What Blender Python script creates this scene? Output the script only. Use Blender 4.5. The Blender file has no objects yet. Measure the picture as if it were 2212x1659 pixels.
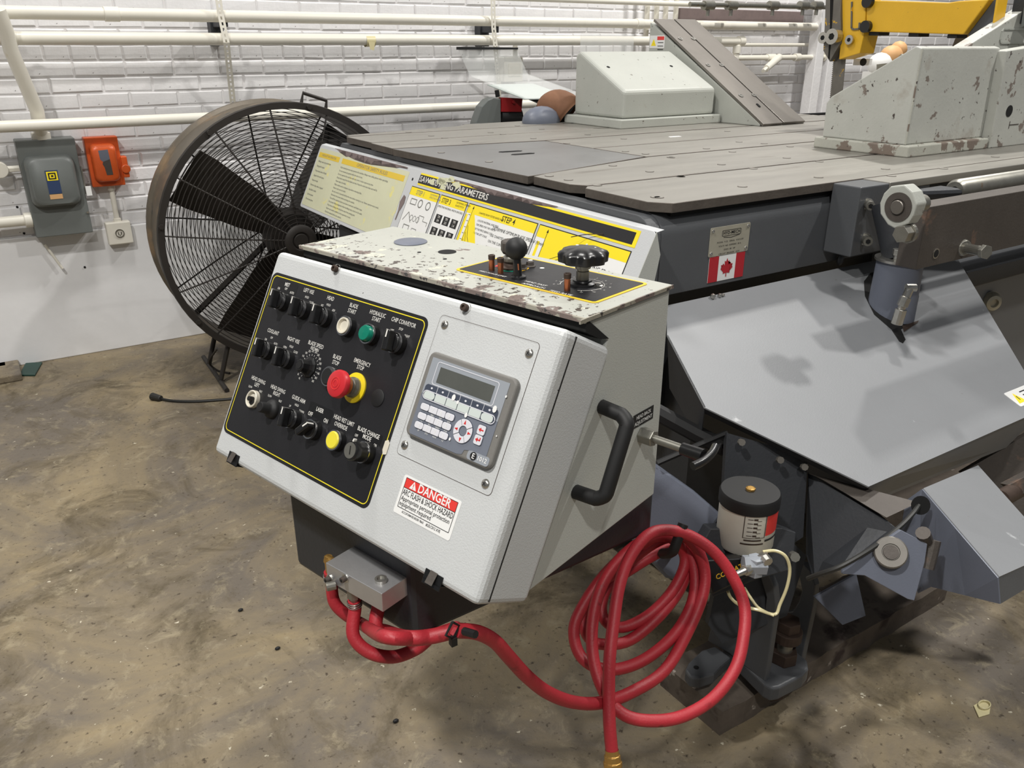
import bpy, bmesh, math, random
from mathutils import Vector, Matrix
random.seed(7)
SC = bpy.context.scene
# ------------------------------------------------------------------ camera
F, CX, CY, H = 1745.0, 1106.0, 829.5, 1.4
TH = math.atan(730/1745.0); AZ = math.radians(32.93)
fw = Vector((math.sin(AZ)*math.cos(TH), math.cos(AZ)*math.cos(TH), -math.sin(TH)))
rt = Vector((math.cos(AZ), -math.sin(AZ), 0.0)); dn = fw.cross(rt)
CAMP = Vector((0, 0, H))
cam = bpy.data.objects.new('camera', bpy.data.cameras.new('camera'))
SC.collection.objects.link(cam); SC.camera = cam
cam.matrix_world = Matrix(((rt.x, -dn.x, -fw.x, 0), (rt.y, -dn.y, -fw.y, 0), (rt.z, -dn.z, -fw.z, H), (0, 0, 0, 1)))
cam.data.sensor_width = 36.0; cam.data.lens = 36.0*F/2212.0; cam.data.clip_start = 0.02; cam.data.clip_end = 100
# ------------------------------------------------------------------ world, lamps, exposure
W = bpy.data.worlds.new('world'); SC.world = W; W.use_nodes = True
W.node_tree.nodes['Background'].inputs[0].default_value = (0.93, 0.96, 1.0, 1)
W.node_tree.nodes['Background'].inputs[1].default_value = 0.15
def lamp(x, y, z, power, sx=0.2, sy=0.2, aim=None):
    l = bpy.data.lights.new('ceiling_lamp', 'AREA'); l.shape = 'RECTANGLE'; l.size = sx; l.size_y = sy
    l.energy = power; l.color = (1.0, 0.975, 0.93)
    o = bpy.data.objects.new('ceiling_lamp', l); SC.collection.objects.link(o); o.location = (x, y, z)
    return o
lamp(-1.35, 0.5, 4.5, 150)
lamp(-1.0, -1.8, 4.5, 105)
lamp(3.6, 0.1, 4.6, 120)
lamp(4.6, 2.6, 4.6, 140)
lamp(0.6, 2.9, 4.6, 75, 0.6, 0.6)
SC.view_settings.view_transform = 'Standard'; SC.view_settings.look = 'None'
SC.view_settings.exposure = -0.06; SC.view_settings.gamma = 1.0; SC.view_settings.use_curve_mapping = False
# ------------------------------------------------------------------ pixel -> point on a real plane
def ray(x, y): return fw + rt*((x-CX)/F) + dn*((y-CY)/F)
def at(x, y, p, n):
    r = ray(x, y); return CAMP + r*((Vector(p)-CAMP).dot(n)/r.dot(n))
def onZ(x, y, v): return at(x, y, (0, 0, v), Vector((0, 0, 1)))
def onX(x, y, v): return at(x, y, (v, 0, 0), Vector((1, 0, 0)))
def onY(x, y, v): return at(x, y, (0, v, 0), Vector((0, 1, 0)))
def dep(x, y, d): return CAMP + ray(x, y)*d
class Frame:
    def __init__(s, o, a, b):
        s.o = Vector(o); s.a = Vector(a).normalized(); s.b = Vector(b).normalized(); s.n = s.a.cross(s.b).normalized()
        if s.n.dot(CAMP-s.o) < 0: s.n = -s.n
    def pt(s, u, v, h=0.0): return s.o + s.a*u + s.b*v + s.n*h
    def px(s, x, y, h=0.0):
        p = at(x, y, s.o+s.n*h, s.n) - s.o
        return p.dot(s.a), p.dot(s.b)
def crop(x0, y0, k):
    return lambda x, y: (x0+x*k, y0+y*k)
# ------------------------------------------------------------------ materials
def S(c):
    return tuple((v/255/12.92 if v/255 <= .04045 else ((v/255+.055)/1.055)**2.4) for v in c) + (1,)
MATS = {}
def mat(name, col, rough=0.5, metal=0.0, bump=0.0, bscale=200.0, vary=0.0, vscale=6.0, chips=None, stretch=None,
        spec=0.5, alpha=1.0, trans=0.0, coat=0.0, emit=None, rvary=0.0, grad=None):
    """chips = list of (colour, scale, threshold, softness, detail)"""
    m = bpy.data.materials.new(name); m.use_nodes = True; nt = m.node_tree; N = nt.nodes; L = nt.links
    b = N['Principled BSDF']; b.inputs['Roughness'].default_value = rough; b.inputs['Metallic'].default_value = metal
    b.inputs['Specular IOR Level'].default_value = spec; b.inputs['Coat Weight'].default_value = coat
    b.inputs['Transmission Weight'].default_value = trans; b.inputs['Alpha'].default_value = alpha
    if emit: b.inputs['Emission Color'].default_value = S(col); b.inputs['Emission Strength'].default_value = emit
    tc = N.new('ShaderNodeTexCoord'); mp = N.new('ShaderNodeMapping'); L.new(tc.outputs['Object'], mp.inputs[0])
    if stretch: mp.inputs['Scale'].default_value = stretch
    cur = None
    c0 = S(col)
    rgb = N.new('ShaderNodeRGB'); rgb.outputs[0].default_value = c0; cur = rgb.outputs[0]
    if vary:
        nz = N.new('ShaderNodeTexNoise'); nz.inputs['Scale'].default_value = vscale; nz.inputs['Detail'].default_value = 6
        nz.inputs['Roughness'].default_value = .65
        L.new(mp.outputs[0], nz.inputs['Vector'])
        rp = N.new('ShaderNodeMapRange'); rp.inputs[1].default_value = .3; rp.inputs[2].default_value = .7
        rp.inputs[3].default_value = 1-vary; rp.inputs[4].default_value = 1+vary*.6
        L.new(nz.outputs[0], rp.inputs[0])
        mx = N.new('ShaderNodeMix'); mx.data_type = 'RGBA'; mx.blend_type = 'MULTIPLY'; mx.inputs[0].default_value = 1
        L.new(cur, mx.inputs[6]); L.new(rp.outputs[0], mx.inputs[7]); cur = mx.outputs[2]
        if rvary:
            r2 = N.new('ShaderNodeMapRange'); r2.inputs[3].default_value = rough-rvary; r2.inputs[4].default_value = rough+rvary
            L.new(nz.outputs[0], r2.inputs[0]); L.new(r2.outputs[0], b.inputs['Roughness'])
    gsock = None
    if grad:  # (direction, near, far, amount): wear that is thicker towards one edge of the thing
        vm = N.new('ShaderNodeVectorMath'); vm.operation = 'DOT_PRODUCT'; L.new(tc.outputs['Object'], vm.inputs[0]); vm.inputs[1].default_value = grad[0]
        g1 = N.new('ShaderNodeMapRange'); g1.inputs[1].default_value = grad[1]; g1.inputs[2].default_value = grad[2]; g1.inputs[3].default_value = grad[3]; g1.inputs[4].default_value = 0
        L.new(vm.outputs['Value'], g1.inputs[0]); gsock = g1.outputs[0]
    for ci, (cc, sc, th, so, dt) in enumerate(chips or []):
        nz = N.new('ShaderNodeTexNoise'); nz.inputs['Scale'].default_value = sc; nz.inputs['Detail'].default_value = dt
        nz.inputs['Roughness'].default_value = .6
        L.new(mp.outputs[0], nz.inputs['Vector'])
        rp = N.new('ShaderNodeMapRange'); rp.inputs[1].default_value = th; rp.inputs[2].default_value = th+so
        if gsock:
            ad = N.new('ShaderNodeMath'); ad.operation = 'ADD'; L.new(nz.outputs[0], ad.inputs[0]); L.new(gsock, ad.inputs[1]); L.new(ad.outputs[0], rp.inputs[0])
        else: L.new(nz.outputs[0], rp.inputs[0])
        mx = N.new('ShaderNodeMix'); mx.data_type = 'RGBA'; L.new(rp.outputs[0], mx.inputs[0]); L.new(cur, mx.inputs[6])
        mx.inputs[7].default_value = S(cc); cur = mx.outputs[2]
    L.new(cur, b.inputs['Base Color'])
    if bump:
        nz = N.new('ShaderNodeTexNoise'); nz.inputs['Scale'].default_value = bscale; nz.inputs['Detail'].default_value = 3
        L.new(tc.outputs['Object'], nz.inputs['Vector'])
        bp = N.new('ShaderNodeBump'); bp.inputs['Strength'].default_value = bump; bp.inputs['Distance'].default_value = .002
        L.new(nz.outputs[0], bp.inputs['Height']); L.new(bp.outputs[0], b.inputs['Normal'])
    MATS[name] = m; return m
BR = (112, 98, 92)
mat('wall_paint', (232, 231, 232), .65, bump=.6, bscale=60, vary=.07, vscale=5, chips=[((120, 115, 110), 22, .72, .02, 5)])
mat('mortar_paint', (224, 222, 222), .75, bump=.8, bscale=60)
mat('parging', (230, 230, 231), .6, bump=.35, bscale=25, vary=.06, vscale=3, chips=[((150, 135, 120), 9, .73, .05, 7)])
mat('conduit_paint', (228, 224, 212), .35, vary=.04, vscale=8, chips=[((190, 170, 120), 7, .68, .12, 3)])
mat('console_paint', (196, 198, 198), .42, bump=.25, bscale=450, vary=.05, vscale=5, chips=[((178, 176, 166), 6, .66, .12, 5), ((90, 84, 80), 60, .77, .01, 2)])
CVX = (math.sin(AZ+math.radians(41.7)), math.cos(AZ+math.radians(41.7)), 0)
mat('deck_paint', (172, 173, 165), .45, bump=.25, bscale=300, vary=.07, vscale=7,
    chips=[((200, 198, 180), 22, .68, .01, 5), (BR, 15, .705, .01, 8), ((74, 66, 60), 90, .68, .01, 3)], grad=(CVX, -.045, .10, .13))
mat('rim_worn', (150, 145, 132), .5, bump=.4, bscale=200, chips=[(BR, 30, .48, .03, 6), ((60, 56, 54), 60, .6, .02, 4)])
mat('side_paint', (184, 186, 180), .45, bump=.2, bscale=450, vary=.05, vscale=4, chips=[((70, 68, 66), 55, .79, .01, 2)])
mat('vise_paint', (174, 176, 169), .45, bump=.2, bscale=200, vary=.06, vscale=5, chips=[((164, 160, 150), 9, .66, .1, 6), ((96, 88, 80), 50, .675, .01, 5)])
mat('vise_worn', (180, 181, 174), .5, bump=.3, bscale=120, vary=.08, vscale=6, chips=[((156, 150, 140), 7, .58, .14, 7), ((122, 112, 104), 17, .625, .02, 8), ((70, 62, 58), 44, .655, .01, 6)])
mat('flange_worn', (176, 176, 166), .5, bump=.3, bscale=120, vary=.1, vscale=8, chips=[((120, 108, 98), 14, .53, .03, 8), ((72, 64, 60), 40, .64, .01, 6)])
mat('machine_grey', (82, 84, 87), .42, bump=.15, bscale=200, vary=.08, vscale=5, chips=[((60, 60, 62), 30, .74, .02, 4)])
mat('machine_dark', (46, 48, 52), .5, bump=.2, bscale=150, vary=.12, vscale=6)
mat('tray_paint', (127, 129, 132), .5, bump=.12, bscale=300, vary=.05, vscale=4, chips=[((196, 198, 200), 10, .70, .08, 7), ((110, 108, 106), 45, .76, .02, 2)])
mat('cover_grey', (104, 109, 122), .42, bump=.1, bscale=300, vary=.05, chips=[((180, 182, 184), 40, .74, .02, 4)])
mat('table_steel', (150, 147, 140), .42, .55, bump=.08, bscale=300, vary=.14, vscale=5, rvary=.1, chips=[((124, 119, 111), 7, .60, .15, 7)], stretch=(.5, 3, 1))
mat('plate_steel', (130, 130, 130), .36, .55, bump=.08, bscale=300, vary=.15, vscale=4, rvary=.12, chips=[((108, 104, 100), 6, .58, .2, 7)])
mat('edge_steel', (98, 91, 84), .55, .4, bump=.4, bscale=120, vary=.2, vscale=20)
mat('bar_steel', (82, 76, 71), .58, .25, bump=.3, bscale=150, vary=.18, vscale=8, chips=[((120, 96, 82), 14, .62, .1, 6)])
mat('fence_steel', (128, 123, 117), .38, .7, vary=.12, vscale=9, stretch=(1, .3, 1))
mat('bright_steel', (190, 188, 182), .25, .9, vary=.1, vscale=30)
mat('dull_zinc', (150, 148, 140), .38, .8, vary=.15, vscale=40, chips=[((140, 110, 80), 25, .66, .08, 5)])
mat('aluminium', (196, 196, 198), .36, .75, bump=.1, bscale=200, vary=.1, vscale=14)
mat('black_plastic', (24, 24, 25), .3, spec=.5, bump=.05, bscale=400)
mat('black_matte', (18, 18, 19), .6)
mat('black_void', (6, 6, 6), .9)
mat('panel_black', (27, 27, 30), .45, vary=.15, vscale=5, bump=.06, bscale=300)
mat('chrome', (215, 215, 215), .15, 1.0)
mat('legend_white', (222, 220, 214), .5)
mat('legend_grey', (120, 120, 116), .6)
mat('yellow_line', (232, 214, 40), .5)
mat('yellow_worn', (226, 186, 40), .5, chips=[((120, 110, 90), 40, .68, .02, 5)])
mat('red_plastic', (196, 40, 48), .38, vary=.08, vscale=30)
mat('yellow_plastic', (228, 214, 60), .4)
mat('estop_yellow', (226, 200, 20), .45, vary=.1, vscale=30)
mat('green_plastic', (10, 118, 96), .3)
mat('white_plastic', (214, 208, 192), .4, vary=.08, vscale=60)
mat('hmi_bezel', (118, 116, 112), .5, bump=.1, bscale=300)
mat('hmi_light', (148, 153, 160), .4)
mat('hmi_dark', (112, 117, 128), .4)
mat('hmi_navy', (66, 72, 86), .4)
mat('hmi_key', (214, 214, 220), .4)
mat('hmi_strip', (200, 208, 204), .4)
mat('lcd', (86, 88, 84), .15, vary=.12, vscale=12)
mat('red_print', (200, 44, 44), .5)
mat('danger_red', (222, 60, 54), .45)
mat('sticker_white', (232, 232, 230), .45)
mat('ink_black', (26, 26, 26), .6)
mat('sticker_cream', (206, 206, 176), .5, vary=.05, vscale=8, chips=[((222, 214, 140), 14, .63, .05, 5)])
mat('sticker_gold', (222, 190, 60), .5)
mat('sticker_yellow', (246, 222, 30), .5)
mat('board_paint', (196, 198, 200), .45, bump=.2, bscale=300, chips=[((90, 84, 80), 50, .76, .01, 3)])
mat('primer_brown', (118, 104, 102), .6, vary=.15, vscale=20)
mat('fan_black', (46, 42, 39), .55, .2, vary=.15, vscale=10)
mat('fan_drum', (104, 96, 84), .5, .25, bump=.2, bscale=80, vary=.2, vscale=7, chips=[((140, 118, 92), 5, .55, .12, 6), ((70, 68, 66), 12, .62, .08, 4)])
mat('box_grey', (104, 108, 106), .4, bump=.12, bscale=300, vary=.06)
mat('orange_paint', (208, 90, 40), .35, bump=.2, bscale=100, vary=.08, vscale=20, chips=[((150, 60, 20), 14, .64, .04, 5)])
mat('label_blue', (44, 62, 98), .5)
mat('hose_red', (168, 40, 50), .5, bump=.2, bscale=300, vary=.12, vscale=14, chips=[((120, 30, 34), 18, .64, .08, 6)])
mat('brass', (190, 150, 84), .35, .8, vary=.1, vscale=40)
mat('copper', (186, 116, 84), .3, .9, vary=.15, vscale=60)
mat('clear_tube', (214, 204, 160), .3, spec=.6)
mat('skid_rust', (104, 94, 84), .8, bump=.6, bscale=60, vary=.25, vscale=14, chips=[((170, 160, 150), 22, .66, .03, 6), ((60, 48, 44), 9, .58, .1, 6)])
mat('saw_yellow', (220, 172, 40), .42, bump=.15, bscale=200, vary=.06, chips=[((120, 96, 50), 30, .70, .02, 5)])
mat('saw_worn', (108, 104, 98), .45, .3, vary=.2, vscale=18, chips=[((214, 168, 40), 16, .60, .02, 5)])
mat('flag_red', (176, 34, 44), .5)
mat('tin', (186, 182, 166), .35, .4, vary=.08, vscale=40)
mat('leather', (128, 90, 66), .8, bump=.5, bscale=60, vary=.15)
mat('tool_red', (140, 24, 28), .4)
mat('can_white', (214, 212, 200), .35, vary=.06, vscale=20, chips=[((130, 110, 80), 18, .68, .04, 5)])
mat('drain_green', (30, 62, 54), .5)
mat('cord_black', (34, 34, 32), .5)
mat('rust_dark', (74, 60, 52), .6, .4, vary=.25, vscale=30)
mat('paper_amber', (206, 160, 110), .6)
# clear acrylic
m = bpy.data.materials.new('acrylic'); m.use_nodes = True; nt = m.node_tree; b = nt.nodes['Principled BSDF']
b.inputs['Base Color'].default_value = (.85, .87, .86, 1); b.inputs['Roughness'].default_value = .08; b.inputs['Alpha'].default_value = .22
MATS['acrylic'] = m
# concrete floor
m = bpy.data.materials.new('concrete'); m.use_nodes = True; nt = m.node_tree; N = nt.nodes; L = nt.links; b = N['Principled BSDF']
tc = N.new('ShaderNodeTexCoord')
def nz(scale, det, rough=.6, dist=0.0, st=None):
    n = N.new('ShaderNodeTexNoise'); n.inputs['Scale'].default_value = scale; n.inputs['Detail'].default_value = det
    n.inputs['Roughness'].default_value = rough; n.inputs['Distortion'].default_value = dist
    if st:
        mp = N.new('ShaderNodeMapping'); mp.inputs['Scale'].default_value = st; L.new(tc.outputs['Object'], mp.inputs[0]); L.new(mp.outputs[0], n.inputs['Vector'])
    else: L.new(tc.outputs['Object'], n.inputs['Vector'])
    return n.outputs[0]
def mixc(fac, a, bcol, lo, hi):
    rp = N.new('ShaderNodeMapRange'); rp.inputs[1].default_value = lo; rp.inputs[2].default_value = hi; L.new(fac, rp.inputs[0])
    mx = N.new('ShaderNodeMix'); mx.data_type = 'RGBA'; L.new(rp.outputs[0], mx.inputs[0])
    if isinstance(a, tuple): mx.inputs[6].default_value = S(a)
    else: L.new(a, mx.inputs[6])
    mx.inputs[7].default_value = S(bcol); return mx.outputs[2]
c = mixc(nz(1.6, 8, .66, .8), (108, 100, 90), (146, 131, 102), .40, .64)
c = mixc(nz(3.1, 9, .72, 1.0), c, (88, 78, 60), .50, .66)
c = mixc(nz(.9, 7, .6, 1.2), c, (92, 88, 84), .55, .72)
c = mixc(nz(14, 8, .75, .5), c, (160, 149, 124), .54, .76)
c = mixc(nz(60, 5, .6), c, (72, 62, 50), .60, .70)
c = mixc(nz(34, 4, .6, .2), c, (196, 188, 168), .69, .72)
c = mixc(nz(7, 9, .75, 2.0), c, (172, 164, 142), .66, .72)
L.new(c, b.inputs['Base Color'])
rr = N.new('ShaderNodeMapRange'); L.new(nz(3, 5), rr.inputs[0]); rr.inputs[3].default_value = .35; rr.inputs[4].default_value = .75
L.new(rr.outputs[0], b.inputs['Roughness']); b.inputs['Specular IOR Level'].default_value = .3
bp = N.new('ShaderNodeBump'); bp.inputs['Strength'].default_value = .5; bp.inputs['Distance'].default_value = .004
L.new(nz(45, 7, .7), bp.inputs['Height']); L.new(bp.outputs[0], b.inputs['Normal'])
MATS['concrete'] = m
# ------------------------------------------------------------------ mesh building
class MB:
    def __init__(s): s.bm = bmesh.new(); s.mats = []; s.mi = 0
    def m(s, name):
        if name not in s.mats: s.mats.append(name)
        s.mi = s.mats.index(name); return s
    def face(s, vs):
        try:
            f = s.bm.faces.new(vs); f.material_index = s.mi; return f
        except ValueError: return None
    def prism(s, pts, vec):
        vec = Vector(vec); a = [s.bm.verts.new(Vector(p)) for p in pts]; b = [s.bm.verts.new(Vector(p)+vec) for p in pts]
        n = len(pts); s.face(a[::-1]); s.face(b)
        for i in range(n): s.face((a[i], a[(i+1) % n], b[(i+1) % n], b[i]))
        return s
    def box(s, x0, x1, y0, y1, z0, z1):
        return s.prism([(x0, y0, z0), (x1, y0, z0), (x1, y1, z0), (x0, y1, z0)], (0, 0, z1-z0))
    def fbox(s, fr, u0, u1, v0, v1, h0, h1):
        return s.prism([fr.pt(u0, v0, h0), fr.pt(u1, v0, h0), fr.pt(u1, v1, h0), fr.pt(u0, v1, h0)], fr.n*(h1-h0))
    def fpoly(s, fr, uv, h0, h1):
        return s.prism([fr.pt(u, v, h0) for u, v in uv], fr.n*(h1-h0))
    def rr(s, fr, u0, u1, v0, v1, r, h0, h1, seg=5):
        if u0 > u1: u0, u1 = u1, u0
        if v0 > v1: v0, v1 = v1, v0
        return s.fpoly(fr, rrp(u0, u1, v0, v1, r, seg), h0, h1)
    def ring(s, fr, outer, inner, h0, h1):
        n = len(outer); V = []
        for (lst, h) in ((outer, h0), (outer, h1), (inner, h1), (inner, h0)):
            V.append([s.bm.verts.new(fr.pt(u, v, h)) for u, v in lst])
        for i in range(n):
            j = (i+1) % n
            for k in range(4): s.face((V[k][i], V[k][j], V[(k+1) % 4][j], V[(k+1) % 4][i]))
        return s
    def line(s, fr, pts, w, h0, h1, closed=False):
        n = len(pts); rng = range(n if closed else n-1)
        for i in rng:
            a = Vector(pts[i]).to_2d(); b = Vector(pts[(i+1) % n]).to_2d(); d = (b-a)
            if d.length < 1e-7: continue
            d.normalize(); q = Vector((-d.y, d.x))*(w/2)
            s.fpoly(fr, [a-q, b-q, b+q, a+q], h0, h1)
        return s
    def cyl(s, a, b, r, r2=None, n=24, caps=True):
        a = Vector(a); b = Vector(b); d = (b-a).normalized(); r2 = r if r2 is None else r2
        x = d.orthogonal().normalized(); y = d.cross(x); A = []; B = []
        for i in range(n):
            t = 2*math.pi*i/n; q = x*math.cos(t)+y*math.sin(t)
            A.append(s.bm.verts.new(a+q*r)); B.append(s.bm.verts.new(b+q*r2))
        for i in range(n):
            j = (i+1) % n; s.face((A[i], A[j], B[j], B[i]))
        if caps: s.face(A[::-1]); s.face(B)
        return s
    def lathe(s, o, ax, prof, n=32, closed=False):
        o = Vector(o); d = Vector(ax).normalized(); x = d.orthogonal().normalized(); y = d.cross(x); R = []
        for (h, r) in prof:
            R.append([s.bm.verts.new(o+d*h+(x*math.cos(2*math.pi*i/n)+y*math.sin(2*math.pi*i/n))*max(r, 1e-5)) for i in range(n)])
        m = len(prof)
        for k in range(m if closed else m-1):
            for i in range(n):
                j = (i+1) % n; s.face((R[k][i], R[k][j], R[(k+1) % m][j], R[(k+1) % m][i]))
        return s
    def tube(s, pts, r, n=10, closed=False, caps=True):
        pts = [Vector(p) for p in pts]; m = len(pts); rings = []; prev = None
        for k in range(m):
            if closed: t = pts[(k+1) % m]-pts[k-1]
            else: t = pts[min(k+1, m-1)]-pts[max(k-1, 0)]
            t.normalize()
            if prev is None: x = t.orthogonal().normalized()
            else:
                x = prev - t*prev.dot(t)
                x = x.normalized() if x.length > 1e-6 else t.orthogonal().normalized()
            prev = x; y = t.cross(x); rk = r[k] if isinstance(r, (list, tuple)) else r
            rings.append([s.bm.verts.new(pts[k]+(x*math.cos(2*math.pi*i/n)+y*math.sin(2*math.pi*i/n))*rk) for i in range(n)])
        for k in range(m if closed else m-1):
            A = rings[k]; B = rings[(k+1) % m]
            for i in range(n):
                j = (i+1) % n; s.face((A[i], A[j], B[j], B[i]))
        if caps and not closed: s.face(rings[0][::-1]); s.face(rings[-1])
        return s
    def sphere(s, c, r, n=20, sc=(1, 1, 1)):
        c = Vector(c); R = []
        for k in range(1, n//2):
            p = math.pi*k/(n//2)
            R.append([s.bm.verts.new(c+Vector((r*sc[0]*math.sin(p)*math.cos(2*math.pi*i/n), r*sc[1]*math.sin(p)*math.sin(2*math.pi*i/n), r*sc[2]*math.cos(p)))) for i in range(n)])
        T = s.bm.verts.new(c+Vector((0, 0, r*sc[2]))); B = s.bm.verts.new(c-Vector((0, 0, r*sc[2])))
        for i in range(n):
            j = (i+1) % n; s.face((T, R[0][i], R[0][j])); s.face((B, R[-1][j], R[-1][i]))
            for k in range(len(R)-1): s.face((R[k][i], R[k+1][i], R[k+1][j], R[k][j]))
        return s
    def hexn(s, a, b, r): return s.cyl(a, b, r, n=6)
    def text(s, fr, u, v, txt, size, h=.0006, wid=1.0, off=0.0, align='CENTER', thick=.0002):
        cu = bpy.data.curves.new('t', 'FONT'); cu.body = txt; cu.size = 1.0; cu.align_x = align; cu.align_y = 'CENTER'; cu.offset = off; cu.resolution_u = 2
        ob = bpy.data.objects.new('t', cu); me = ob.to_mesh()
        V = [s.bm.verts.new(fr.pt(u+p.co.x*size*wid, v-p.co.y*size, h)) for p in me.vertices]
        for f in me.polygons: s.face([V[i] for i in f.vertices])
        ob.to_mesh_clear(); bpy.data.objects.remove(ob); bpy.data.curves.remove(cu)
        return s
def fit(mb, fr, u0, u1, v, txt, size, h, off=0.0):
    """text stretched to fill u0..u1"""
    cu = bpy.data.curves.new('t', 'FONT'); cu.body = txt; cu.size = 1.0
    ob = bpy.data.objects.new('t', cu); me = ob.to_mesh(); xs = [p.co.x for p in me.vertices]; w = max(xs)-min(xs); x0 = min(xs)
    ob.to_mesh_clear(); bpy.data.objects.remove(ob); bpy.data.curves.remove(cu)
    k = (u1-u0)/w
    mb.text(fr, u0-x0*k, v, txt, size, h, wid=k/size, align='LEFT', off=off)
def rrp(u0, u1, v0, v1, r, seg=5):
    P = []
    for (cx, cy, a0) in ((u1-r, v1-r, 0), (u0+r, v1-r, 90), (u0+r, v0+r, 180), (u1-r, v0+r, 270)):
        for k in range(seg+1):
            a = math.radians(a0+90*k/seg); P.append((cx+r*math.cos(a), cy+r*math.sin(a)))
    return P
def circ(u, v, r, n=24, a0=0, a1=360, ry=None):
    ry = r if ry is None else ry
    k = n if abs(a1-a0) >= 360 else n+1
    return [(u+r*math.cos(math.radians(a0+(a1-a0)*i/n)), v+ry*math.sin(math.radians(a0+(a1-a0)*i/n))) for i in range(k)]
def spline(P, k=6, closed=False):
    P = [Vector(p) for p in P]; n = len(P); out = []
    for i in range(n if closed else n-1):
        if closed: p0, p1, p2, p3 = P[i-1], P[i], P[(i+1) % n], P[(i+2) % n]
        else: p0, p1, p2, p3 = P[max(i-1, 0)], P[i], P[i+1], P[min(i+2, n-1)]
        for j in range(k):
            t = j/k
            out.append(.5*((2*p1)+(p2-p0)*t+(2*p0-5*p1+4*p2-p3)*t*t+(3*p1-p0-3*p2+p3)*t**3))
    if not closed: out.append(P[-1])
    return out
def root(o):
    while o.parent: o = o.parent
    return o
def T(name, label, cat, loc, group=None):
    o = bpy.data.objects.new(name, None); SC.collection.objects.link(o); o.location = loc; o.empty_display_size = .05
    o['label'] = label; o['category'] = cat
    if group: o['group'] = group
    return o
def P(name, mb, par=None, mt=None, bevel=0, smooth=False, label=None, kind=None, seg=2, norm=True):
    bm = mb.bm
    if norm: bmesh.ops.recalc_face_normals(bm, faces=bm.faces)
    off = Vector((0, 0, 0))
    if par: off = Vector(root(par).location)
    me = bpy.data.meshes.new(name)
    if off.length: bmesh.ops.translate(bm, verts=bm.verts, vec=-off)
    if smooth:
        for f in bm.faces: f.smooth = True
    bm.to_mesh(me); bm.free()
    if mt: me.materials.append(MATS[mt])
    else:
        for q in mb.mats: me.materials.append(MATS[q])
    if smooth: me.set_sharp_from_angle(angle=math.radians(38))
    o = bpy.data.objects.new(name, me); SC.collection.objects.link(o)
    if par: o.parent = par
    if bevel:
        md = o.modifiers.new('bevel', 'BEVEL'); md.width = bevel; md.segments = seg; md.limit_method = 'ANGLE'; md.angle_limit = math.radians(40)
    if label: o['label'] = label
    if kind: o['kind'] = kind
    return o
def solo(name, mb, label, cat, mt=None, group=None, **k):
    """a thing that is a single mesh, origin at its base"""
    xs = [v.co for v in mb.bm.verts]
    lo = Vector((sum(p.x for p in xs)/len(xs), sum(p.y for p in xs)/len(xs), min(p.z for p in xs)))
    bmesh.ops.translate(mb.bm, verts=mb.bm.verts, vec=-lo)
    o = P(name, mb, None, mt, **k); o.location = lo; o['label'] = label; o['category'] = cat
    if group: o['group'] = group
    return o
Zv = Vector((0, 0, 1)); Xv = Vector((1, 0, 0)); Yv = Vector((0, 1, 0))
# ================================================================== SETTING
mb = MB(); mb.prism([(-3, -3, -.1), (12, -3, -.1), (12, 4.4, -.1), (-3, 4.4, -.1)], (0, 0, .1))
o = P('floor', mb, None, 'concrete', kind='structure')
WY = 4.28
mb = MB(); mb.box(-3, 12, WY+.0055, WY+.25, 0, 5)
wall = P('wall_back', mb, None, 'mortar_paint', kind='structure')
mb = MB(); fz = Frame((0, WY, 0), (1, 0, 0), (0, 0, 1))
random.seed(3)
N1 = 40
top = [(-3+15*i/N1, .60+random.uniform(-.006, .006)) for i in range(N1+1)]
mb.fpoly(fz, [(-3, 0)]+[(12, 0)]+top[::-1], -.012, .012)
P('foundation_band', mb, wall, 'parging', bevel=.004)
bl, bh, jt = .204, .059, .008
cand = []
row = 0; z = .606
while z < 1.95:
    off = (row % 2)*.106
    header = row in (11,)
    L_ = .098 if header else bl
    x = -.6-off
    while x < 9.0:
        c_ = Vector((x+L_/2, WY, z+bh/2)); d = c_-CAMP; dz = d.dot(fw); px = CX+F*d.dot(rt)/dz; py = CY+F*d.dot(dn)/dz
        vis = -60 < px < 2270 and -30 < py < 700
        hid = (px > 1180 and py > 270) or (760 < px < 1180 and py > 300) or (1260 < px < 1500 and py > 110) or px > 2000
        cand.append((x, z, L_, vis and not hid, dz)); x += L_+jt
    z += bh+jt; row += 1
show = sorted([q for q in cand if q[3]], key=lambda q: q[4])
own = set((q[0], q[1]) for q in show[:296])
meshes = {}
def brickmesh(L_, k):
    key = (L_, k)
    if key not in meshes:
        r = random.Random(k*7+int(L_*1000)); m_ = MB(); e = .0045
        j = lambda: r.uniform(-.0022, .0022)
        a = [(0+j(), 0, 0+j()), (L_+j(), 0, 0+j()), (L_+j(), 0, bh+j()), (0+j(), 0, bh+j())]
        V0 = [m_.bm.verts.new((x, .016, z)) for x, y, z in a]
        V1 = [m_.bm.verts.new((x, .004, z)) for x, y, z in a]
        cx, cz = L_/2, bh/2
        V2 = [m_.bm.verts.new((x+(e if x < cx else -e), 0+j()*.5, z+(e if z < cz else -e))) for x, y, z in a]
        for i in range(4):
            q = (i+1) % 4; m_.face((V0[i], V0[q], V1[q], V1[i])); m_.face((V1[i], V1[q], V2[q], V2[i]))
        m_.face(V2)
        bmesh.ops.recalc_face_normals(m_.bm, faces=m_.bm.faces)
        me = bpy.data.meshes.new('brick'); m_.bm.to_mesh(me); m_.bm.free(); me.materials.append(MATS['wall_paint']); meshes[key] = me
    return meshes[key]
rest = MB()
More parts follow.
